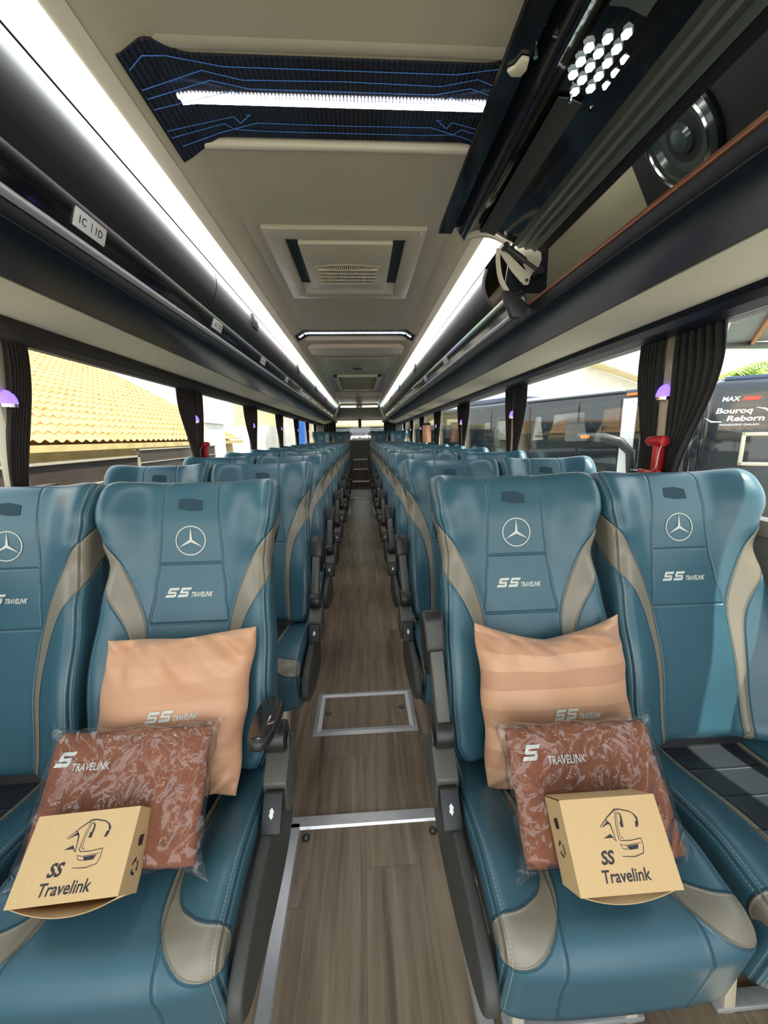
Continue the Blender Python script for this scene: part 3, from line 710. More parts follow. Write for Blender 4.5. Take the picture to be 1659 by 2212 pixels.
# ------------------------------------------------------------ CEILING THINGS
# dark patterned light panel
def ceilz(x):
    x = abs(x); c = [(.36, 2.08), (.385, 2.075), (.43, 2.045), (.465, 2.035), (.6, 2.0)]
    if x <= .36: return 2.08
    for (a, b), (e, g) in zip(c, c[1:]):
        if x <= e: return b + (g - b) * (x - a) / (e - a)
    return 2.0
def band(y0, y1, zc, label, near):
    t = empty('ceiling_light_panel', (0, (y0 + y1) / 2, zc), 0, label, 'light')
    yc = (y0 + y1) / 2; hw = (y1 - y0) / 2
    zof = lambda x: ceilz(x) - 2.08 - .005
    PW = .438 if near else .445; BW = .375 if near else .42
    mb = MB(); n = 40; v = []; f = []
    for i in range(n + 1):
        u = i / n * 2 - 1; x = u * PW; fl_ = sst(.72, .9, abs(u)) * .35
        zz = zof(x)
        v += [(x, -hw * (1 + fl_), zz), (x, hw * (1 + fl_), zz), (x, -hw * (1 + fl_), zz + .01), (x, hw * (1 + fl_), zz + .01)]
    for i in range(n):
        a, b = 4 * i, 4 * i + 4; f += [(a, a + 1, b + 1, b), (a + 2, b + 2, b + 3, a + 3), (a, b, b + 2, a + 2), (a + 1, a + 3, b + 3, b + 1)]
    mb.add(v, f).build('panel', M['bandmat'], t)
    nb_ = 92 if near else 64
    tb = MB()
    for i in range(24):
        u0, u1 = -BW + 2 * BW * i / 24, -BW + 2 * BW * (i + 1) / 24
        tb.add([(u0, -.008, zof(u0) - .001), (u1, -.008, zof(u1) - .001), (u1, .008, zof(u1) - .001), (u0, .008, zof(u0) - .001)], [(0, 1, 2, 3)])
    tb.build('light_bar', M['ledcore'], t)
    lm = MB()
    for i in range(nb_):
        x = -BW + 2 * BW * i / (nb_ - 1); z = zof(x)
        lm.box(x - .0026, x + .0026, -.020, -.012, z - .004, z)
    o = lm.build('led_dots', M['ledcore'], t, smooth=False); o['kind'] = 'stuff'
    if near:
        W_ = .0022; L = []
        def ml(p): L.append(stroke(p, W_)); L.append(stroke([(-x, y) for x, y in p], W_))
        ml([(-.43, -.118), (-.40, -.125), (-.36, -.108), (-.25, -.088), (0, -.088)])
        ml([(-.43, -.072), (-.30, -.078), (-.22, -.058), (0, -.062)]); ml([(-.43, -.05), (-.29, -.055), (-.21, -.036), (0, -.036)])
        ml([(-.43, -.022), (-.25, -.03), (-.23, -.016)]); ml([(-.43, .040), (-.27, .042), (-.26, .062), (-.23, .036), (-.24, .036)])
        ml([(-.43, .062), (-.30, .064), (-.28, .082), (-.20, .086), (0, .086)]); ml([(-.42, .100), (-.36, .112), (-.32, .094), (-.22, .060), (0, .062)])
        decal('blue_line_print', join(*L), lambda x, y: (x, y, zof(x) - .0012), M['pblue'], t)
m_, nt_, b_ = new_mat('dark_patterned_gloss_panel')
v_ = scaled(nt_, (1, .45, 1)); wv = nd(nt_, 'ShaderNodeTexWave'); wv.inputs['Scale'].default_value = 28; wv.inputs['Distortion'].default_value = 0
nt_.links.new(v_, wv.inputs['Vector'])
nt_.links.new(mixc(nt_, wv.outputs['Fac'], (.009, .010, .013), (.022, .026, .040)), b_.inputs['Base Color']); b_.inputs['Roughness'].default_value = .18
M['bandmat'] = m_
band(.975, 1.195, 2.08, 'dark glossy ceiling panel with blue lines and a bright white light bar across the front', True)
band(3.07, 3.20, 2.08, 'narrow ceiling light panel with dotted white lights farther back', False)
# air conditioning unit
ac = empty('air_vent_unit', (-.02, 1.99, 2.075), 0, 'beige ceiling air vent unit with grille in a square frame', 'air vent')
hx, hy = .312, .368
mb = MB()
ox = [(-hx, -hy), (hx, -hy), (hx, hy), (-hx, hy)]; ix = [(-.238, -.290), (.238, -.290), (.238, .290), (-.238, .290)]
v = [(*p, .004) for p in ox] + [(*p, -.012) for p in ox] + [(*p, -.012) for p in ix] + [(*p, .004) for p in ix]
f = []
for k in range(4):
    j = (k + 1) % 4
    f += [(k, j, 4 + j, 4 + k), (4 + k, 4 + j, 8 + j, 8 + k), (8 + k, 8 + j, 12 + j, 12 + k)]
mb.add(v, f).build('outer_frame', M['ceil'], ac, bevel=.004)
MB().box(-.237, .237, -.289, .289, .001, .003).build('dark_recess', M['shell'], ac, smooth=False)
# rear slope of the opening (cream scoop)
MB().prism([(.289, -.011), (.289, .001), (.17, .001)], -.236, .236, 'x').build('rear_scoop', M['ceil2'], ac)
pp = [(-.188, -.288), (.188, -.288), (.186, .14), (.170, .185), (.095, .188), (.055, .168), (0, .158), (-.055, .168), (-.095, .188), (-.170, .185), (-.186, .14)]
cen = MB().prism([(x, y) for x, y in pp], -.026, .003, 'z').build('centre_panel', M['ceil'], ac, bevel=.005)
gp = [(-.150, -.09), (-.075, -.108), (0, -.114), (.075, -.108), (.150, -.09), (.150, .085), (.075, .106), (0, .112), (-.075, .106), (-.150, .085)]
MB().prism(gp, -.0295, -.026, 'z').build('grille_plate', M['ceil'], cen, bevel=.002)
gd = [(-.132, -.082), (-.07, -.094), (0, -.098), (.07, -.094), (.132, -.082), (.132, .072), (.07, .086), (0, .092), (-.07, .086), (-.132, .072)]
MB().prism(gd, -.0302, -.0296, 'z').build('grille_shade_plate', mat('grille_shadow_cavity', (.035, .03, .02), .8), cen, smooth=False)  # dark plate; the shade behind the bars is put into its colour
lv = MB()
for k in range(31):
    x = -.130 + .26 * k / 30; e = 1 - (x / .135) ** 2 * .18
    lv.box(x - .0017, x + .0017, -.096 * e, .090 * e, -.037, -.0303)
for k in range(5):
    y = -.072 + .038 * k; e = .132
    lv.box(-e, e, y - .0022, y + .0022, -.038, -.0303)
o = lv.build('grille_bars', M['ceil2'], cen, smooth=False)
for sx_, sy_ in ((-1, -1), (1, -1), (-1, 1), (1, 1)):
    MB().cyl((sx_ * .293, sy_ * .348, -.0125), (sx_ * .293, sy_ * .348, -.0145), .005, 12).build('screw', M['ceil2'], ac)
# rear ceiling hatches
h = empty('ceiling_access_panel', (0, 4.35, 2.06), 0, 'flat grey ceiling access panel with small dark latch, just behind the second light panel', 'access panel')
MB().box(-.34, .34, -.36, .36, -.004, .004).build('panel', M['ceild'], h, bevel=.003)
MB().box(-.05, .05, .18, .26, -.010, -.004).build('latch', M['shell'], h, bevel=.003)
h = empty('rear_ceiling_hatch', (0, 5.8, 2.06), 0, 'light framed square ceiling hatch towards the rear', 'ceiling hatch')
fm = MB()
for a in ((-.30, .30, -.75, -.68), (-.30, .30, .68, .75), (-.30, -.25, -.75, .75), (.25, .30, -.75, .75)): fm.box(a[0], a[1], a[2], a[3], -.02, .006)
fm.build('frame', M['ceil2'], h, bevel=.003); MB().box(-.25, .25, -.68, .68, -.006, .004).build('panel', M['olive'], h)
# rear arch light
al = empty('rear_arch_light', (0, 9.28, 1.99), 0, 'slim white light across the rear ceiling arch with a small clear centre lamp', 'light')
MB().box(-.43, -.07, -.02, .01, -.01, .012).box(.07, .43, -.02, .01, -.01, .012).build('tube', emit('rear_white_tube', (1, .98, .9), 6), al, bevel=.003)
MB().box(-.07, .07, -.03, .01, -.02, .02).build('centre_lamp', M['chrome'], al, bevel=.006)
for sx, side in ((-1, 'left'), (1, 'right')):
    ch = smooth_pts([(.46, 2.05), (.50, 1.98), (.53, 1.90), (.57, 1.80), (.66, 1.70), (.85, 1.62)], 4)
    o = MB().strip([(sx * a, b) for a, b in ch], 9.26, 9.75, th=.03 * sx).build('trim_rear_arch_' + side, M['litecream'], ang=60); o['kind'] = 'structure'
o = MB().cyl((0, 11.3, 1.80), (0, 11.3, 1.60), .045, 14).cyl((0, 11.3, 1.60), (0, 11.27, 1.575), .03, 14).build('dome_camera', M['shell'], bevel=.004)
tag(o, 'small dark camera hanging at the top of the rear window', 'camera')
for sx, side in ((-1, 'left'), (1, 'right')):
    o = empty('curtain', (sx * .86, 11.35, 1.2), 0, 'black curtain hanging at the %s edge of the rear window' % side, 'curtain', 'rear window curtains')
    g = grid('cloth', lambda i, j: (sx * (i / 24 - .5) * .34, .015 * math.sin(i * 1.3), .62 * (1 - j / 8)), 25, 9, M['curtr'], o, ang=180)
    g.modifiers.new('thickness', 'SOLIDIFY').thickness = .004

# ------------------------------------------------------------ SEATS
# backrest geometry in seat coordinates (front = -Y)
E_ = Vector((0, .308, .951)); N_ = Vector((0, -.951, .308)); B0 = Vector((0, .0, .455))
H = .775; RT = .045; RC = .036; DB = .13
WT = [(0, .205), (.05, .226), (.15, .233), (.30, .234), (.45, .224), (.535, .216), (.60, .226), (.66, .240), (.72, .243), (.775, .240)]
BH = [(0, .045), (.25, .055), (.42, .045), (.53, .030), (.60, .045), (.68, .055), (.775, .035)]
def bwid(s): return interp(s, WT)
def bfront(x, s):
    w = bwid(s); a = abs(x) / w
    f = sst(.40, .88, a) * interp(s, BH) - .012 + .014 * math.exp(-((s - .22) / .12) ** 2) + .010 * math.exp(-((s - .66) / .07) ** 2)
    return f
def on_back(x, s, off=0):
    return B0 + E_ * s + N_ * (bfront(x, s) + off) + Vector((x, 0, 0))
ACC = smooth_pts([(.36, .640, .040), (.285, .600, .045), (.232, .555, .042), (.190, .500, .034), (.155, .435, .026), (.130, .365, .019), (.120, .28, .013), (.117, .18, .010), (.120, .08, .009), (.124, -.02, .009)], 4)
SEAMV = [(.30, .106), (.375, .104), (.46, .094), (.535, .086), (.64, .080), (.72, .076), (.80, .070)]
ATTR = ('acc', 'ed', 'sv', 'along', 'ax')
def back_attr(X, s, edge):
    a = abs(X)
    return {'acc': chain(a, s, ACC), 'ed': a - edge, 'sv': (a - interp(s, SEAMV)) if s > .374 else 1.0, 'along': s, 'ax': a}
def make_back(parent):
    cols = []
    n1, n2, n3 = 30, 8, 5
    half = []
    for i in range(n1): half.append(('f', i / n1))
    for i in range(n2): half.append(('c', i / n2))
    for i in range(n3 + 1): half.append(('s', i / n3))
    cols = [(-1, h) for h in reversed(half[1:])] + [(1, h) for h in half]
    rows = [(0.012, DB), (0, .06), (0.0, .03), (.004, .014), (.014, .004), (.03, 0)]
    n = 100
    for k in range(1, n + 1): rows.append((.03 + (H - RT - .03) * k / n, 0))
    for k in range(1, 11):
        a = PI / 2 * k / 10; rows.append((H - RT + RT * math.sin(a), RT * (1 - math.cos(a))))
    rows.append((H, .09)); rows.append((H - .01, DB))
    def P(i, j):
        sg, (ty, t) = cols[i]; s, g = rows[j]; w = bwid(s)
        if g > 0 and s > .5: w -= .02 * min(1, g / RT) ** 2
        if ty == 'f': x = t * (w - RC); d = 0; X = x
        elif ty == 'c':
            th = t * PI / 2; x = w - RC + RC * math.sin(th); d = RC * (1 - math.cos(th)); X = w - RC + RC * th
        else: x = w - (.012 * t); d = RC + (DB - RC) * t; X = w - RC + RC * PI / 2 + (DB - RC) * t
        f = bfront(min(x, w - .0), s)
        dep = min(DB, d + g) if d + g < DB else DB
        base = B0 + E_ * s + Vector((sg * x, 0, 0))
        dn = f - dep if dep < DB else -.085
        dn = max(dn, -.085) if ty == 's' and t > .99 else dn
        p = base + N_ * dn
        edge = w - RC + RC * .80
        sx_ = s + (g if s > .5 else -g)
        return p, back_attr(sg * X, sx_, edge)
    o = grid('backrest', P, len(cols), len(rows), M['leather'], parent, ATTR, ang=180)
    return o
CW = .228
CUR = .055
def ctop(x, v):
    a = abs(x) / CW
    return .428 + .036 * sst(0, .30, v) + .022 * sst(.45, .85, a) * (1 - .7 * sst(.28, .42, v)) - .004 * math.cos(min(a, 1) * 2.4)
CACC = smooth_pts([(.118, -.02, .007), (.112, .10, .008), (.106, .22, .009), (.106, .30, .009), (.120, .355, .016), (.152, .392, .026), (.192, .418, .034), (.235, .424, .034), (.275, .405, .024)], 4)
CSE = [(.26, .106), (.34, .110), (.43, .124), (.50, .130), (.66, .118)]
def cush_attr(X, v, edge):
    a = abs(X)
    return {'acc': chain(a, v, CACC), 'ed': a - edge, 'sv': (a - interp(v, CSE)) if v > .27 else 1.0, 'along': v, 'ax': a}
def make_cushion(parent):
    n1, n2, n3 = 28, 8, 6; R = .03; D = .125
    half = [('f', i / n1) for i in range(n1)] + [('c', i / n2) for i in range(n2)] + [('s', i / n3) for i in range(n3 + 1)]
    cols = [(-1, h) for h in reversed(half[1:])] + [(1, h) for h in half]
    rows = [(-.0, 0, 1)] + []
    rows = []
    n = 50; L = .388
    for k in range(n + 1): rows.append(('t', L * k / n))
    for k in range(1, 15): rows.append(('r', k / 14 * math.radians(82)))
    for k in range(1, 9): rows.append(('d', .145 * k / 8))
    rows.append(('u', 0))
    def P(i, j):
        sg, (ty, t) = cols[i]; kind, q = rows[j]
        if ty == 'f': x = t * (CW - R); d = 0; X = x
        elif ty == 'c':
            th = t * PI / 2; x = CW - R + R * math.sin(th); d = R * (1 - math.cos(th)); X = CW - R + R * th
        else: x = CW - .010 * t; d = R + (D - R) * t; X = CW - R + R * PI / 2 + (D - R) * t
        cr = max(0, x / CW - .70) ** 2 * .16      # plan rounding of the front edge
        if kind == 't':
            v = q; y = .035 - q - cr * 0; z = ctop(min(x, CW), v) - d; vv = q; y -= 0
            y += cr * sst(.24, .388, q)
        else:
            th = q if kind == 'r' else math.radians(82)
            z0 = ctop(min(x, CW), L); y = .035 - L - CUR * math.sin(th) + cr; z = z0 - CUR * (1 - math.cos(th)); vv = L + CUR * th
            if kind != 'r':
                e = q if kind == 'd' else .145
                y += .030 * (e / .16); z -= e; vv += e
                if kind == 'u': y += .05; z -= .01
            # sides sink towards the core
            if d > 0:
                k = math.cos(th); z -= d * k; y += d * (1 - k) * .8
            z = max(z, .205)
        edge = CW - R + R * .8
        return Vector((sg * x, y, z)), cush_attr(sg * X, vv, edge)
    return grid('seat_cushion', P, len(cols), len(rows), M['leather2'], parent, ATTR, ang=180)
def make_seat(arm):
    """arm: +1 armrest on +X side, -1 on -X side, 0 none"""
    t = empty('coach_seat')
    b = make_back(t)
    # embroidery
    decal('star_emblem', xf(STAR, .0415, 0, .600), lambda x, y: on_back(x, y, .0018), M['thread'], b)
    lw = width(LOGO); s = .130 / lw
    decal('lettering', xf(LOGO, s, -.064, .445), lambda x, y: on_back(x, y, .0018), M['thread'], b)
    decal('hook_patch', poly([(-.036, .690), (-.034, .718), (.0, .720), (.030, .712), (.031, .684), (.0, .683)]), lambda x, y: on_back(x, y, .0015), M['patch'], b)
    # rear shell
    mb = MB(); prof = []
    for j in range(13):
        s_ = .0 + (H - .01) * j / 12; w = bwid(min(s_ + .01, .75)) - .012
        for i in range(13):
            u = i / 12 * 2 - 1; d = .083 + .035 * math.sqrt(max(0, 1 - abs(u) ** 3)) * (1 - .5 * sst(.6, H, s_))
            prof.append(B0 + E_ * s_ + N_ * (-d) + Vector((u * w, 0, 0)))
    f = [(j * 13 + i, j * 13 + i + 1, (j + 1) * 13 + i + 1, (j + 1) * 13 + i) for j in range(12) for i in range(12)]
    o = MB().add(prof, f).build('rear_shell', M['shell'], t, ang=180)
    c = make_cushion(t)
    MB().prism([(-.31, .30), (.05, .30), (.07, .44), (.03, .45), (.01, .33), (-.31, .318)], -.205, .205, 'x').build('seat_pan', M['shell'], t, bevel=.006)
    for s_ in (-1, 1):
        MB().prism([(-.27, 0), (-.22, 0), (-.16, .31), (-.24, .31)], s_ * .13 - .014, s_ * .13 + .014, 'x').build('leg', M['ceil2'], t, bevel=.004)
        MB().prism([(.02, 0), (.07, 0), (.03, .31), (-.05, .31)], s_ * .13 - .014, s_ * .13 + .014, 'x').build('leg', M['ceil2'], t, bevel=.004)
    MB().box(-.16, .16, -.270, -.238, .002, .018).build('floor_rail', M['metal'], t, bevel=.004)
    if arm:
        a = arm
        pr = smooth_pts([(-.075, .440), (-.20, .435), (-.32, .425), (-.395, .395), (-.405, .345), (-.36, .305), (-.27, .270), (-.16, .245), (-.05, .235), (.03, .250), (.045, .30), (.02, .36), (-.03, .40)], 3)
        fpan = MB().prism(pr, a * .234, a * .262, 'x').build('side_fairing', M['fair'], t, bevel=.008, seg=3)
        MB().prism([(-.10, .43), (-.105, .505), (-.045, .548), (.01, .55), (.03, .50), (.03, .40), (-.08, .40)], a * .230, a * .286, 'x').build('side_column', M['column'], t, bevel=.005)
        sw = MB().prism([(-.170, .440), (-.118, .496), (-.104, .492), (-.104, .43)], a * .236, a * .280, 'x').build('recline_switch', M['shell'], t, bevel=.003)
        q = Vector((0, -.144, .468)); du = Vector((0, .052, .056)).normalized(); nn = Vector((0, -.056, .052)).normalized()
        ar = poly([(0, .014), (.007, .006), (.004, .006), (.004, -.006), (.007, -.006), (0, -.014), (-.007, -.006), (-.004, -.006), (-.004, .006), (-.007, .006)])
        ar = ([(0, .014), (.007, .005), (.004, -.005), (.007, -.005), (0, -.014), (-.007, -.005), (-.004, .005), (-.007, .005)], [tuple(range(8))])
        decal('arrow_mark', xf(ar, .8), lambda x, y: q + Vector((a * .258 + x, 0, 0)) + du * y + nn * .0035, M['white'], sw)
        MB().cyl((a * .232, -.035, .575), (a * .278, -.035, .575), .036, 28).build('arm_pivot', M['rubber'], t, bevel=.004)
        MB().cyl((a * .279, -.03, .560), (a * .286, -.03, .560), .020, 24).build('pivot_cap', M['fair'], t, bevel=.003)
    return t
def add_arm(t, a, down):
    if down:
        o = MB().prism([(-.055, .58), (-.01, .60), (-.01, .63), (-.04, .645), (-.13, .65), (-.14, .635), (-.08, .628)], a * .238, a * .264, 'x').build('armrest', M['column'], t, bevel=.006)
        n = 36; pr = []
        for i in range(n):
            th = 2 * PI * i / n; c_, s_ = math.cos(th), math.sin(th)
            pr.append((math.copysign(abs(c_) ** .6, c_) * .031 * (1.0 + .12 * s_) + a * .246, -.085 + math.copysign(abs(s_) ** .75, s_) * .088))
        tilt = Matrix.Translation((0, -.085, .655)) @ Matrix.Rotation(math.radians(-6), 4, 'X') @ Matrix.Translation((0, .085, 0))
        MB().prism(pr, -.012, .014, 'z', mt=tilt).build('arm_pad', M['rubber'], o, bevel=.009, seg=3)
        p2 = [(a * .246 + (x - a * .246) * .82, -.085 + (y + .085) * .9) for x, y in pr]
        MB().prism(p2, .012, .0165, 'z', mt=tilt).build('glossy_inlay', M['glosswood'], o, bevel=.0015)
        return
    d = Vector((a * -.0 + a * .0, .30 * .42, .30 * .91))
    base = Vector((a * .255, -.03, .60))
    mt = Matrix.Translation(base) @ Matrix.Rotation(math.radians(-24), 4, 'X') @ Matrix.Rotation(a * math.radians(2.5), 4, 'Y')
    o = MB().prism([(-.017, 0), (.017, 0), (.022, .12), (.020, .17), (-.022, .17), (-.020, .10)], -.017, .017, 'x').build('armrest', M['column'], t, bevel=.005)
    o.data.transform(mt)
    p = MB().prism([(-.020, .172), (.045, .10), (.062, .16), (.058, .24), (.03, .272), (-.012, .27), (-.026, .25)], -.028, .028, 'x').build('arm_pad', M['rubber'], o, bevel=.010, seg=3)
    p.data.transform(mt)
m_, nt_, b_ = new_mat('glossy_black_woodgrain')
v_ = scaled(nt_, (60, 6, 1)); nt_.links.new(mixc(nt_, noise(nt_, 1, 4, .6, v_), (.006, .006, .006), (.045, .032, .025)), b_.inputs['Base Color']); b_.inputs['Roughness'].default_value = .08; b_.inputs['Coat Weight'].default_value = .6
M['glosswood'] = m_
PITCH = .81; SB = .86
XI, XO = .457, .947
proto = {0: make_seat(0), 1: make_seat(1), -1: make_seat(-1)}
protoD = copy_tree(proto[1]); add_arm(protoD, 1, True)
add_arm(proto[1], 1, False); add_arm(proto[-1], -1, False)
used = set()
ordn = ['front', 'second', 'third', 'fourth', 'fifth', 'sixth', 'seventh', 'eighth', 'ninth', 'tenth', 'eleventh']
def place(p, x, y, z, label, grp):
    if id(p) not in used: o = p; used.add(id(p))
    else: o = copy_tree(p)
    o.location = (x, y, z); tag(o, label, 'seat', grp); return o
for r in range(11):
    y = SB + PITCH * r
    for x, a, nm in ((-XO, 0, 'left window'), (-XI, 1, 'left aisle'), (XI, -1, 'right aisle'), (XO, 0, 'right window')):
        p = proto[a]; yy = y + (.02 if x < 0 else 0)
        if r == 0 and x == -XI:
            lab = 'blue leather front left aisle seat with lowered black armrest, holding a pillow, blanket and box'; p = protoD
        elif r == 0 and x == XI: lab = 'blue leather front right aisle seat with raised armrest, holding a pillow, blanket and box'
        elif r == 0 and x == XO: lab = 'empty blue leather front right window seat with sun patches'
        elif r == 0: lab = 'empty blue leather front left window seat, cut by the left edge of the photo'
        else: lab = 'blue leather coach seat in the %s row, %s place' % (ordn[r], nm)
        place(p, x - (.008 if x < 0 else 0), yy, 0, lab, 'blue coach seats in rows')
for x, a, nm in ((-1.0, 0, 'far left'), (-.51, 0, 'inner left'), (.51, 0, 'inner right'), (1.0, 0, 'far right')):
    place(proto[a], x, 10.05, .27, 'raised seat of the rearmost row, %s place, standing above all other rows' % nm, 'raised rear row seats')

# ------------------------------------------------------------ PILLOWS, BLANKETS, BOXES
def frame(c, up, nrm_, inplane=0):
    n = Vector(nrm_).normalized(); y = Vector(up); y = (y - n * y.dot(n)).normalized(); x = y.cross(n)
    m = Matrix((x, y, n)).transposed().to_4x4() @ Matrix.Rotation(inplane, 4, 'Z'); m.translation = c; return m
def fold(u, v, sd):
    return .005 * math.sin(7 * u + 3 * v + sd) * math.sin(5 * v - 2 * u + sd * 2) + .003 * math.sin(17 * u * v + 9 * v + sd) + .0022 * math.sin(21 * u + 14 * v * v + sd) * abs(v)
def pillow(c, w, h, ip, sag, m, label, lx, ly, sd, lrot=0, skew=0):
    o = bpy.data.objects.new('pillow', None); COL.objects.link(o); o.matrix_world = frame(c, E_, N_, ip); o.empty_display_size = .05
    tag(o, label, 'pillow', 'tan pillows on the front seats')
    def pos(u, v, side):
        e = (max(0, 1 - u ** 4) * max(0, 1 - v ** 4)) ** .55
        pu = .028 * (1 - v * v) * abs(u) ** 3; pv = .045 * (1 - u * u)
        x = u * w / 2 * (1 - pu * .9) + .003 * math.sin(9 * v + sd) * abs(u) ** 6; y = v * h / 2
        if v > 0: y -= sag * (1 - abs(u) ** 1.3) * v ** 3 * (1 - .0 * u)
        else: y += .012 * (1 - u * u) * v ** 2
        x += skew * v * h / 2
        z = side * (.052 * e) + (.006 * math.sin(6 * u + sd) * abs(v) ** 3 if side else 0)
        if side > 0: z += fold(u * 1.0, v, sd) * (.5 + 2.0 * abs(v) ** 2) * min(1, e * 2) + .006 * math.cos(u * 23 + sd * 3 + v * 3) * sst(.55, 1, abs(v)) * min(1, e * 2.5) * (1 - abs(u) ** 4) * .5
        return (x, y, z)
    n = 57
    idx = lambda i: math.sin((i / (n - 1) * 2 - 1) * PI / 2)
    v = []; pv_ = []
    for side in (1, -1):
        for j in range(n):
            for i in range(n): v.append(pos(idx(i), idx(j), side)); pv_.append(idx(j))
    f = []
    for s in (0, 1):
        for j in range(n - 1):
            for i in range(n - 1):
                a = s * n * n + j * n + i; q = (a, a + 1, a + n + 1, a + n); f.append(q if s == 0 else q[::-1])
    me = bpy.data.meshes.new('cover'); me.from_pydata(v, [], f); a = me.attributes.new('pv', 'FLOAT', 'POINT'); a.data.foreach_set('value', pv_)
    bm = bmesh.new(); bm.from_mesh(me); bmesh.ops.remove_doubles(bm, verts=bm.verts, dist=.0004); bm.to_mesh(me); bm.free()
    finish(me, m, True, 180); link('cover', me, o)
    s = .118 / width(LOGO)
    def onp(x, y):
        u = x / (w / 2); vv = y / (h / 2)
        for _ in range(3):
            q = pos(u, vv, 1); u += (x - q[0]) / (w / 2); vv += (y - q[1]) / (h / 2)
        q = pos(u, vv, 1); return (x, y, q[2] + .002)
    decal('embroidery', xf(LOGO, s, lx, ly, rot=lrot), onp, M['thread'], o)
    return o
def on(x, s, off): return B0 + E_ * s + N_ * off + Vector((x, SB, 0))
pillow(on(-.452, .178, .075), .355, .385, math.radians(3), .012, M['satin1'], 'plain tan satin pillow leaning on the front left aisle seat', -.035, .008, 1.3, skew=.17)
pillow(on(.492, .165, .075), .385, .405, math.radians(1), .055, M['satin2'], 'striped tan satin pillow with sagging top on the front right aisle seat', -.03, -.026, 4.1)

def blanket(c, up, nrm_, w, h, th, ip, label, lab_bag, lettering, sd, skew):
    o = bpy.data.objects.new('folded_blanket', None); COL.objects.link(o); mw = frame(c, up, nrm_, ip); o.matrix_world = mw; o.empty_display_size = .05
    tag(o, label, 'blanket', 'brown blankets in plastic bags')
    def shell(w, h, th, amp, sd, n=50):
        v = []
        idx = lambda i: math.sin((i / (n - 1) * 2 - 1) * PI / 2)
        for side in (1, -1):
            for j in range(n):
                for i in range(n):
                    u, q = idx(i), idx(j); e = (max(0, 1 - abs(u) ** 9) * max(0, 1 - abs(q) ** 9)) ** .5
                    x = u * w / 2 + skew * q * h / 2; y = q * h / 2
                    wob = amp * (math.sin(5 * u + 4 * q + sd) * math.cos(4 * q - 3 * u + sd) + .5 * math.sin(13 * u + 7 * q * u + sd))
                    v.append((x + (amp * .8 * math.sin(6 * q + sd) if abs(u) > .9 else 0), y + (amp * .8 * math.sin(5 * u + sd) if abs(q) > .9 else 0), side * th / 2 * e + (wob * e if side > 0 else 0)))
        f = []
        for s in (0, 1):
            for j in range(n - 1):
                for i in range(n - 1):
                    a = s * n * n + j * n + i; qd = (a, a + 1, a + n + 1, a + n); f.append(qd if s == 0 else qd[::-1])
        return v, f
    v, f = shell(w, h, th, .002, sd); me = bpy.data.meshes.new('fleece'); me.from_pydata(v, [], f)
    bm = bmesh.new(); bm.from_mesh(me); bmesh.ops.remove_doubles(bm, verts=bm.verts, dist=.0003); bm.to_mesh(me); bm.free()
    finish(me, M['fleece'], True, 180); fo = link('fleece', me, o)
    S = glyph_S(); sz = lettering['s']
    sh = join(xf(S, sz, lettering['x'] - 1.3 * sz, lettering['y'], .28), xf(fit(text('TRAVELINK', .01), 5.6), sz * .52, lettering['x'] + sz * .45, lettering['y'] - sz * .30, .08)) if not lettering.get('cut') else \
        join(xf(S, sz, lettering['x'] - 1.25 * sz, lettering['y'], .28), xf(fit(text('TRAVELINK', .01), 5.8), sz * .50, lettering['x'] + sz * .02, lettering['y'] - sz * .30, .12))
    keep = lambda p: max(-w / 2 * .985, p[0])
    decal('lettering', ([(keep(p), p[1]) for p in sh[0]], sh[1]), lambda x, y: (x, y, th / 2 + .0035), M['thread'], o)
    # bag : loose film a little larger, with crumpled corner ears
    bg = bpy.data.objects.new('plastic_bag', None); COL.objects.link(bg); bg.matrix_world = mw; bg.empty_display_size = .05
    tag(bg, lab_bag, 'plastic bag', 'clear bags around the blankets')
    n = 70; rnd = random.Random(int(sd * 10)); v = []
    idx = lambda i: math.sin((i / (n - 1) * 2 - 1) * PI / 2)
    W2, H2 = w / 2 + .010, h / 2 + .006
    cr = [(rnd.uniform(-1, 1), rnd.uniform(-1, 1), rnd.uniform(0, PI), rnd.uniform(.5, 1)) for _ in range(26)]
    for side in (1, -1):
        for j in range(n):
            for i in range(n):
                u, q = idx(i), idx(j); e = (max(0, 1 - abs(u) ** 7) * max(0, 1 - abs(q) ** 7)) ** .5
                z = side * (th / 2 + .006) * e
                for (cx_, cy_, an, st_) in cr:
                    dd = (u - cx_) * math.cos(an) + (q - cy_) * math.sin(an); ll = -(u - cx_) * math.sin(an) + (q - cy_) * math.cos(an)
                    z += side * .0042 * st_ * math.exp(-(dd / .045) ** 2) * math.exp(-(ll / .40) ** 2) * e
                ear = (abs(u) * abs(q)) ** 8
                x = u * (W2 + .022 * ear) + skew * q * H2; y = q * (H2 + .016 * ear)
                x += .0025 * math.sin(11 * q + sd) * abs(u) ** 6; y += .0025 * math.sin(10 * u + sd) * abs(q) ** 6
                z += .010 * ear * math.sin(30 * u * q + 11 * u + sd)
                v.append((x, y, z))
    f = []
    for s in (0, 1):
        for j in range(n - 1):
            for i in range(n - 1):
                a = s * n * n + j * n + i; qd = (a, a + 1, a + n + 1, a + n); f.append(qd if s == 0 else qd[::-1])
    me = bpy.data.meshes.new('film'); me.from_pydata(v, [], f)
    bm = bmesh.new(); bm.from_mesh(me); bmesh.ops.remove_doubles(bm, verts=bm.verts, dist=.0003); bm.to_mesh(me); bm.free()
    finish(me, M['bag'], True, 180); link('film', me, bg)
    return o
NB = Vector((0, -.755, .655))
blanket(Vector((-.487, .692, .588)), (0, .655, .755), NB, .322, .236, .048, math.radians(0), 'folded brown fleece blanket leaning against the left pillow',
        'clear crinkled plastic bag wrapped around the left brown blanket', {'x': -.105, 'y': .056, 's': .026, 'cut': 1}, 1.0, -.02)
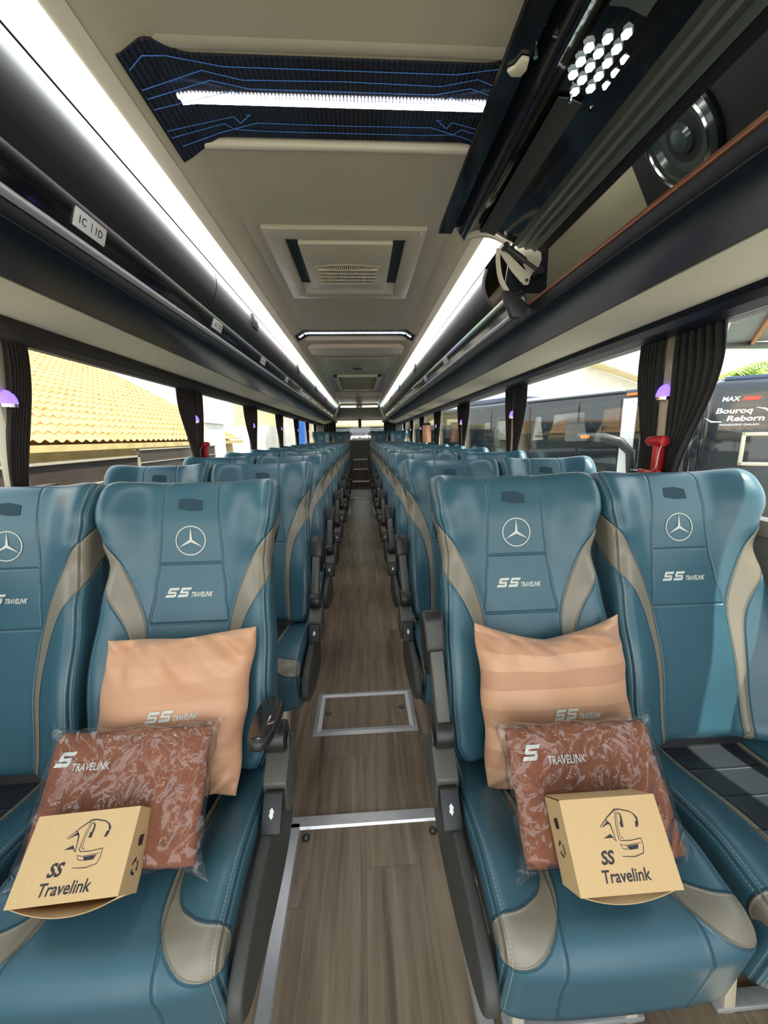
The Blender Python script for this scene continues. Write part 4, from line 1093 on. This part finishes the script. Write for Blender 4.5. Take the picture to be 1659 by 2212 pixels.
blanket(Vector((.473, .650, .573)), (0, .655, .755), NB, .318, .236, .048, math.radians(0), 'folded brown fleece blanket leaning against the right pillow',
        'clear crinkled plastic bag wrapped around the right brown blanket', {'x': -.098, 'y': .056, 's': .028}, 2.3, .02)

def bus_drawing():
    q = []
    q.append(stroke([(-.42, .10), (-.18, .28), (.02, .40), (.14, .40), (.36, .35), (.46, .28), (.48, .20)], [.012, .02, .028, .022, .020, .018, .03]))
    q.append(stroke([(.02, .37), (-.04, .12), (-.06, -.12), (-.02, -.16), (.20, -.17), (.46, -.14)], .014))
    q.append(stroke([(.05, .36), (.0, .10), (-.01, -.10), (.06, -.12)], .010))
    q.append(stroke([(-.24, .22), (-.17, .14), (-.15, .02), (-.13, -.16)], [.02, .026, .02, .012]))
    q.append(poly([(-.40, .08), (-.22, .20), (-.16, .14), (-.24, .14)])); q.append(poly([(-.40, -.10), (-.22, -.03), (-.12, -.18), (-.20, -.10)]))
    q.append(stroke([(.07, .35), (.13, .30), (.12, .18)], [.014, .03, .05])); q.append(poly([(.07, .18), (.14, .18), (.13, .07), (.06, .08)]))
    q.append(stroke([(.44, .30), (.50, .22), (.48, .10)], .03)); q.append(poly([(.44, .17), (.49, .17), (.47, .06), (.41, .06)]))
    q.append(stroke([(.46, -.14), (.46, -.30), (.42, -.40), (.20, -.45), (-.08, -.43)], [.014, .014, .014, .016, .01]))
    q.append(stroke([(-.06, -.22), (.06, -.25), (.42, -.22)], .010)); q.append(stroke([(-.06, -.22), (-.02, -.30), (.10, -.32)], .010))
    q.append(poly([(.08, -.26), (.36, -.245), (.32, -.32), (.12, -.33)]))
    return join(*q)
def snack_box(c, up, nrm_, w, h, d, ip, label, side):
    o = bpy.data.objects.new('snack_box', None); COL.objects.link(o); o.matrix_world = frame(c, up, nrm_, ip); o.empty_display_size = .05
    tag(o, label, 'box', 'kraft snack boxes')
    t = .0015; x, y = w / 2, h / 2
    # walls: lid face at z=0, body below; front (y=-) end slightly open with bowed flap
    MB().box(-x, x, -y, y, -t, 0).build('lid', M['kraft'], o)
    for s_ in (-1, 1): MB().box(s_ * x - (t if s_ > 0 else 0), s_ * x + (0 if s_ > 0 else t), -y, y, -d, -t).build('side_wall', M['kraft'], o)
    MB().box(-x, x, y - t, y, -d, -t).build('back_wall', M['kraft'], o)
    MB().box(-x, x, -y, y, -d, -d + t).build('base', M['kraft'], o)
    MB().box(-x + t, x - t, -y + .006, -y + .008, -d + t, -t).build('tuck_flap', M['kraftshade'], o)
    n = 24; v = []; f = []
    for i in range(n + 1):
        u = i / n * 2 - 1; bow = .019 * (1 - u * u)
        v += [(u * x, -y + .0, -.012 - .010 * (1 - u * u)), (u * x, -y - bow, -.010 - .012 * (1 - u * u)), (u * x, -y - bow * .1 + .001, -d)]
    for i in range(n): a = i * 3; f += [(a + 1, a + 4, a + 5, a + 2)]
    g = MB().add(v, f).build('front_wall', M['kraft'], o, ang=180); g.modifiers.new('thickness', 'SOLIDIFY').thickness = .0015
    pr = join(xf(bus_drawing(), .078, .006, .016), xf(text('SS', .03), .0175, -.040, -.026, .22), xf(fit(text('Travelink', .016), 5.2), .0165, -.046, -.050, .10))
    decal('printed_logo', pr, lambda a, b: (a, b, .0004), M['mark'], o)
    arc = []
    for k in range(3):
        a0 = k * 2 * PI / 3
        arc.append(stroke([(.010 * math.cos(a0 + q), .010 * math.sin(a0 + q)) for q in (.2, .7, 1.2, 1.6)], [.004, .004, .004, .007]))
    arc.append(xf(poly([(-.008, -.008), (.006, -.010), (.010, 0), (.008, .006), (-.008, .008)]), 1, .0, .038))
    decal('recycling_mark', join(*arc), (lambda a, b: (x + .0005, b - .025, -d * .5 + a)) if side > 0 else (lambda a, b: (-x - .0005, b - .01, -d * .5 - a)), M['mark'], o)
snack_box(Vector((-.504, .582, .584)), (0, .085, .078), (0, -.066, .085), .18, .122, .068, math.radians(2), 'kraft snack box with printed bus logo on the front left aisle seat', 1)
snack_box(Vector((.452, .527, .590)), (0, .088, .102), (0, -.102, .088), .18, .132, .070, math.radians(0), 'kraft snack box with printed bus logo on the front right aisle seat', -1)

# ------------------------------------------------------------ SMALL THINGS
def hammer(sx, y, side):
    t = empty('emergency_hammer', (sx * 1.15, y, 1.12), PI, 'red emergency hammer in a red holder on the %s window pillar' % side, 'emergency hammer')
    MB().box(-.018, .018, -.012, .012, 0, .13).build('handle', M['red'], t, bevel=.005)
    MB().cyl((0, -.05, .145), (0, .03, .145), .020, 16).build('head', M['red'], t, bevel=.004)
    MB().cyl((0, -.065, .145), (0, -.05, .145), .008, 12, .012).build('tip', M['chrome'], t)
    MB().box(.0, .02, -.075, .03, -.08, .035).box(-.022, .022, -.02, .02, -.08, .01).build('holder', M['red'], t, bevel=.004)
    MB().tube([(.0, .02, .15), (.024, .035, .11), (.026, .03, .05), (.020, .0, .03), (.02, -.03, .03)], .0015, 6).build('cord', M['white'], t)
hammer(1, 1.42, 'first right'); hammer(-1, 3.0, 'second left')
o = empty('clear_bottle_holder', (1.02, 5.9, 1.20), 0, 'clear upright container with orange contents standing near the right windows', 'container')
MB().cyl((0, 0, 0), (0, 0, .26), .065, 20).build('body', mat('orange_tinted_plastic', (.85, .42, .25), .2), o, bevel=.01)
MB().cyl((0, 0, .26), (0, 0, .29), .055, 20).build('lid', M['shell'], o, bevel=.006)

# ------------------------------------------------------------ OUTSIDE
struct('ground', MB().box(-60, 60, -30, 90, -1.3, -1.2), M['ground'], smooth=False)
# left: tiled roof house
hs = empty('tiled_roof_house', (-6, 5, -1.2), 0, 'low house with sunlit orange clay tile roof beside the left windows', 'house')
nx_, ny_ = 44, 240; ya, yb = 1.0, 15.2; xe, ze = -4.5, 1.262; slope = .56; Lx = 6.2
tw = .21; cw = .30
def RT_(i, j):
    # courses step along slope, tiles wave along y
    u = i / (nx_ * 4 - 1) * Lx; y = ya + (yb - ya) * j / (ny_ * 4 - 1) if False else 0
    return u
v = []; f = []
ncourse = 21; per = 8; ntile = int((yb - ya) / tw); NY = ntile * 8 + 1
prof_y = [ya + tw * k / 8 for k in range(NY)]
def wave(k):
    t_ = (k % 8) / 8
    return .045 * (math.sin(2 * PI * t_) * .5 + .5) ** 1.3
rowsn = 0
for c_ in range(ncourse):
    for e_ in (0, 1):
        u = (c_ + e_) * cw * .98; lift = .035 if e_ == 0 else .0
        for k, y in enumerate(prof_y):
            x = xe - u * .872; z = ze + u * .872 * slope + lift + wave(k)
            v.append((x + 6, y - 5, z + 1.2))
    a0 = (2 * c_) * NY
    for k in range(NY - 1): f.append((a0 + k, a0 + k + 1, a0 + NY + k + 1, a0 + NY + k))
    if c_ > 0:
        p0 = (2 * c_ - 1) * NY
        for k in range(NY - 1): f.append((p0 + k, p0 + k + 1, a0 + k + 1, a0 + k))
MB().add(v, f).build('roof_tiles', M['tile'], hs, ang=40)
MB().prism([(xe + 6 - .25, 0), (xe + 6 - .35, ze + 1.2 - .02), (-3.9, ze + 1.2 + 2.9), (-3.9, 0)], ya - 5, yb - 5.1, 'y').build('wall', M['mosswall'], hs)
MB().box(xe + 6 - .02, xe + 6 + .04, ya - 5, yb - 5, ze + 1.2 - .10, ze + 1.2 - .0).build('fascia_board', M['mosswall'], hs)
for (x, a, b, zt, lab) in ((-2.2, 1.9, 3.95, 1.16, 'nearer'), (-3.2, 5.8, 8.7, 1.18, 'farther')):
    t = empty('boundary_panel', (x, (a + b) / 2, -1.2), 0, 'dark brown boarded panel with pale top edge outside the left windows, the %s one' % lab, 'fence panel', 'dark boarded panels')
    h2 = (b - a) / 2
    MB().box(-.03, .03, -h2, h2, 0, zt + 1.2).build('board', M['dkboard'], t)
    MB().box(-.04, .045, -h2, h2, zt + 1.2 - .015, zt + 1.2).box(.03, .045, -h2, h2, zt + 1.0, zt + 1.01).box(.03, .045, h2 - .03, h2, 0, zt + 1.2).build('edge_strip', M['pillar'], t)
o = tag(MB().box(-4.45, -4.15, 10.9, 12.3, -1.2, 2.95).box(-4.5, -4.1, 10.85, 12.35, 1.75, 1.85).build('concrete_column', M['conc']), 'pale concrete column standing outside the left windows beside the tiled roof', 'column')
b = empty('yellow_building', (-4.2, 20, -1.2), 0, 'pale yellow building wall seen through the second left window gap', 'building')
MB().box(-1.9, 1.4, -.5, 3, 0, 6).build('wall', M['yellow'], b); MB().box(-1.9, 1.6, -1.1, -.8, 0, 3.1).build('low_wall', M['conc'], b)
b = empty('grey_building', (-2.9, 26, -1.2), 0, 'tall grey building with a small barred window behind the left windows', 'building')
MB().box(-2.2, 1.6, 0, 4, 0, 9).build('wall', M['conc'], b)
w = MB().box(-1.6, -.6, -.05, .02, 4.2, 5.0).build('window', M['buswhite'], b); MB().box(-1.5, -1.12, -.08, -.04, 4.3, 4.9).box(-1.08, -.7, -.08, -.04, 4.3, 4.9).build('pane', M['busglass'], w)
o = tag(MB().prism([(-2.6, 0), (-1.9, 0), (-2.0, 3.2), (-2.3, 3.2)], 15, 15.3, 'y').build('blue_tarpaulin', M['bluec'], loc=(0, 0, -1.2)), 'bright blue tarpaulin sheet hanging outside the rear left windows', 'tarpaulin')
o = tag(MB().box(-3.4, -2.9, 18, 18.5, -1.2, 5).build('concrete_column', M['conc']), 'slim concrete column outside the rear left windows beside the tarpaulin', 'column')

def parked_bus(corner, fdir, L, Wd, top, label, scheme, front=False):
    """corner: point on ground plan at one end of the visible face; face runs along fdir for L; body lies to the right/behind for Wd"""
    d = Vector((fdir[0], fdir[1], 0)).normalized(); back = Vector((d.y, -d.x, 0))
    if back.dot(Vector((corner[0], corner[1], 0))) < 0: back = -back
    rz = math.atan2(d.y, d.x)
    o = empty('parked_bus', (corner[0], corner[1], -1.2), 0, label, 'bus')
    sgn = 1 if back.dot(Vector((-d.y, d.x, 0))) > 0 else -1
    o.rotation_euler.z = rz; h = top + 1.2
    yb_ = sorted((0, sgn * Wd)); F = -sgn   # face at y=0, outward = -sgn
    MB().box(0, L, yb_[0], yb_[1], .35, h).build('body', scheme['paint'], o, bevel=.14, seg=4)
    if front:
        MB().box(.12, L - .12, min(0, F * .02), max(0, F * .02), h - 2.1, h - .16).build('windscreen', M['busglass'], o, bevel=.004)
        MB().box(-.02, 0, *sorted((-F * .4, -F * (Wd - .3))), h - 1.6, h - .3).build('side_glass', M['busglass'], o, bevel=.004)
        for yy in (-F * .9, -F * (Wd - .8)):
            for xx in (.15, L - .15): MB().cyl((xx - .13, yy, .5), (xx + .13, yy, .5), .5, 28).build('wheel', M['tyre'], o, bevel=.03)
        return o, F, h
    gl = MB().box(.55, L - .3, min(0, F * .02), max(0, F * .02), h - 1.75, h - .22).build('side_glass', M['busglass'], o, bevel=.004)
    MB().box(-.02, 0.0, yb_[0] + .12, yb_[1] - .12, h - 2.0, h - .3).build('windscreen', M['busglass'], o, bevel=.004)
    for k in range(1, int(L / 1.6)):
        MB().box(k * 1.6, k * 1.6 + .05, min(F * .02, F * .03), max(F * .02, F * .03), h - 1.75, h - .22).build('window_divider', M['busblk'], o)
    for xx in (2.0, L - 2.4):
        for yy in (yb_[0] + .12, yb_[1] - .12):
            MB().cyl((xx, yy - .13, .5), (xx, yy + .13, .5), .5, 28).build('wheel', M['tyre'], o, bevel=.03)
    return o, F, h
b1, F1, h1 = parked_bus((6.48, 8.63), (-.43, .90), 10.5, 1.9, 2.3, 'dark coach parked obliquely outside the right windows with pale front pillar and big mirror arm', {'paint': M['busblk']})
MB().box(.18, .50, min(F1 * .0, F1 * .03), max(0, F1 * .03), h1 - 2.6, h1 - .22).build('front_pillar', M['buswhite'], b1, bevel=.01)
MB().box(.05, .16, min(F1 * .0, F1 * .02), max(0, F1 * .02), h1 - 1.7, h1 - .5).build('quarter_glass', M['busglass'], b1)
MB().box(.10, .42, min(0, F1 * .06), max(0, F1 * .06), h1 - .17, h1 - .11).build('marker_lamp', M['orange'], b1, bevel=.01)
MB().box(.5, 3.4, min(F1 * .1, F1 * .0), max(0, F1 * .1), h1 - .04, h1 + .03).build('roof_rim', M['buswhite'], b1)
MB().box(4.0, 6.4, *sorted((-F1 * .3, -F1 * 1.9)), h1 - .02, h1 + .22).build('roof_unit', M['busnavy'], b1, bevel=.08)
MB().tube([(.1, F1 * .1, h1 - 2.2), (.1, F1 * .25, h1 - 1.45), (.25, F1 * .42, h1 - 1.22), (.6, F1 * .5, h1 - 1.12), (1.25, F1 * .5, h1 - 1.08)], .12, 12, rs=[.09, .10, .11, .12, .08]).build('mirror_arm', M['shell'], b1, ang=180)
MB().box(.9, 1.12, *sorted((F1 * .58, F1 * .63)), h1 - 1.13, h1 - 1.05).build('indicator_lens', M['orange'], b1, bevel=.01)
# second bus
b2, F2, h2 = parked_bus((5.15, 5.55), (.835, -.55), 2.4, 3.5, 2.02, 'navy and black coach with white window lettering parked outside the front right window', {'paint': M['busblk']}, True)
wc = lambda px: px
fy = F2 * .026
def b2d(name, sh, m): decal(name, sh, lambda x, y: (x, fy, y), m, b2)
lx0 = .08; lz = h2 - .035
b2d('lettering', xf(fit(text('MAX', .03), 3.2), .060, lx0 + .05, lz - .27, .15), M['white'])
b2d('red_bar', poly([(lx0 + .27, lz - .27), (lx0 + .45, lz - .27), (lx0 + .47, lz - .215), (lx0 + .29, lz - .215)]), M['red'])
b2d('lettering', join(xf(fit(text('Bouroq', .025), 5.3), .074, lx0, lz - .44, .2), xf(fit(text('Reborn', .025), 5.4), .074, lx0 + .13, lz - .55, .2),
    xf(fit(text('PONDOPO DALAN', .02), 17), .025, lx0 + .06, lz - .615, .1), stroke([(lx0 - .12, lz - .50), (lx0 - .04, lz - .555), (lx0 + .08, lz - .56)], [.004, .022, .012]),
    stroke([(lx0 + .43, lz - .37), (lx0 + .53, lz - .39), (lx0 + .60, lz - .46)], [.004, .022, .012])), M['white'])
MB().box(.15, 2.25, *sorted((-F2 * .1, -F2 * 3.3)), h2 - .02, h2 + .05).build('roof_cap', M['busnavy'], b2, bevel=.02)
fo_ = MB()
for q_ in ((.40, 1.2, h2 - 1.22, h2 - 1.17), (.40, 1.2, h2 - .80, h2 - .75), (.40, .45, h2 - 1.22, h2 - .75)): fo_.box(q_[0], q_[1], *sorted((F2 * .02, F2 * .05)), q_[2], q_[3])
fo_.build('window_frame', M['pillar'], b2, bevel=.008)
# white shed building behind the buses
b = empty('white_building', (11.5, 21, -1.2), 0, 'weathered white building wall with sloping corrugated eave behind the parked coaches', 'building')
MB().prism([(-6.5, 0), (6, 0), (6, 4.3), (.6, 6.1), (-6.5, 4.6)], 0, 4, 'y').build('wall', M['conc'], b)
MB().prism([(.4, 6.15), (6.2, 4.3), (6.2, 4.4), (.4, 6.25)], -.9, 0, 'y').build('eave', M['yellow'], b)
sh_ = empty('shed_roof', (10, 10, -1.2), 0, 'open shed with grey corrugated roof and orange beam at the far right', 'shed')
A_ = [(-3.7, -3.6), (3.4, 4.5), (12, 4.5), (6.5, -3.6)]
sm_ = MB(); zs = lambda x, y: 5.72 + (x - y) * .07
sm_.add([(x, y, zs(x, y)) for x, y in A_] + [(x, y, zs(x, y) + .05) for x, y in A_], [(0, 1, 2, 3), (7, 6, 5, 4), (0, 4, 5, 1), (1, 5, 6, 2), (2, 6, 7, 3), (3, 7, 4, 0)]).build('roof_sheet', M['corr'], sh_, smooth=False)
for k in range(7):
    x0, x1 = -3.6 + k * 1.25, 3.5 + k * 1.25
    MB().tube([(x0, -3.6, zs(x0, -3.6) - .08), (x1, 4.5, zs(x1, 4.5) - .08)], .08, 4).build('rafter', M['rust'] if k == 1 else M['metal'], sh_)
MB().box(3.4, 12, 4.4, 4.55, 5.5, 5.72).build('end_beam', M['alu_g'], sh_)
for x in (6.0, 11): MB().box(x, x + .15, 4.3, 4.45, 0, 5.6).build('post', M['metal'], sh_)
def palm(x, y, z, h, s, label):
    t = empty('palm_tree', (x, y, -1.2), 0, label, 'palm tree', 'palm trees')
    MB().tube([(0, 0, 0), (.1, .05, h * .5), (0, 0, h)], .13, 10).build('trunk', M['dkboard'], t)
    rn = random.Random(int(x * 7)); m = MB()
    for k in range(20):
        a = k * 2.4; el = rn.uniform(.1, 1.1); Lf = s * rn.uniform(.8, 1.1); pts = []
        for q in range(9):
            r_ = q / 8; rad = Lf * r_; pts.append(Vector((math.cos(a) * rad * math.cos(el * .5), math.sin(a) * rad * math.cos(el * .5), h + Lf * (math.sin(el) * r_ - .75 * r_ * r_))))
        for q in range(1, 9):
            dr = (pts[q] - pts[q - 1]).normalized(); sd_ = dr.cross(Vector((0, 0, 1))).normalized()
            for w_ in (-1, 1):
                for e in (0, .5):
                    bs = pts[q - 1] + (pts[q] - pts[q - 1]) * e; tip = bs + sd_ * w_ * s * .32 * (1 - .5 * q / 9) + dr * s * .14 - Vector((0, 0, s * .10))
                    m.add([bs, bs + dr * .05 * s, tip], [(0, 1, 2)])
    m.build('fronds', M['leaf'], t, smooth=False)
palm(22.0, 19.5, 0, 5.6, 2.6, 'sunlit palm tree with feathery fronds at the far right, behind the shed')
palm(17.4, 16.9, 0, 4.6, 2.3, 'sunlit palm tree at the right, just above the lettered coach')
palm(9.0, 27, 0, 7.2, 2.0, 'small palm crown showing above the white building')
# coach behind the rear window
rbz = empty('rear_parked_coach', (0, 14.5, -1.2), 0, 'dark coach front with white lettering seen through the rear window', 'bus')
MB().box(-1.25, 1.25, 0, 6, .35, 2.85).build('body', M['busblk'], rbz, bevel=.1, seg=3)
MB().box(-1.22, 1.22, .0, 5.9, 2.85, 3.35).build('cream_upper', M['litecream'], rbz, bevel=.1, seg=3)
for s_ in (-1, 1): MB().cyl((s_ * 1.0, 1.2, .5), (s_ * 1.2, 1.2, .5), .5, 24).build('wheel', M['tyre'], rbz)
decal('lettering', xf(fit(text('perwira', .05), 7.0), .115, -.36, 2.47, .25), lambda x, y: (x, -.004, y), M['white'], rbz)
# left and right trees / fill behind
print('objects', len(bpy.data.objects))
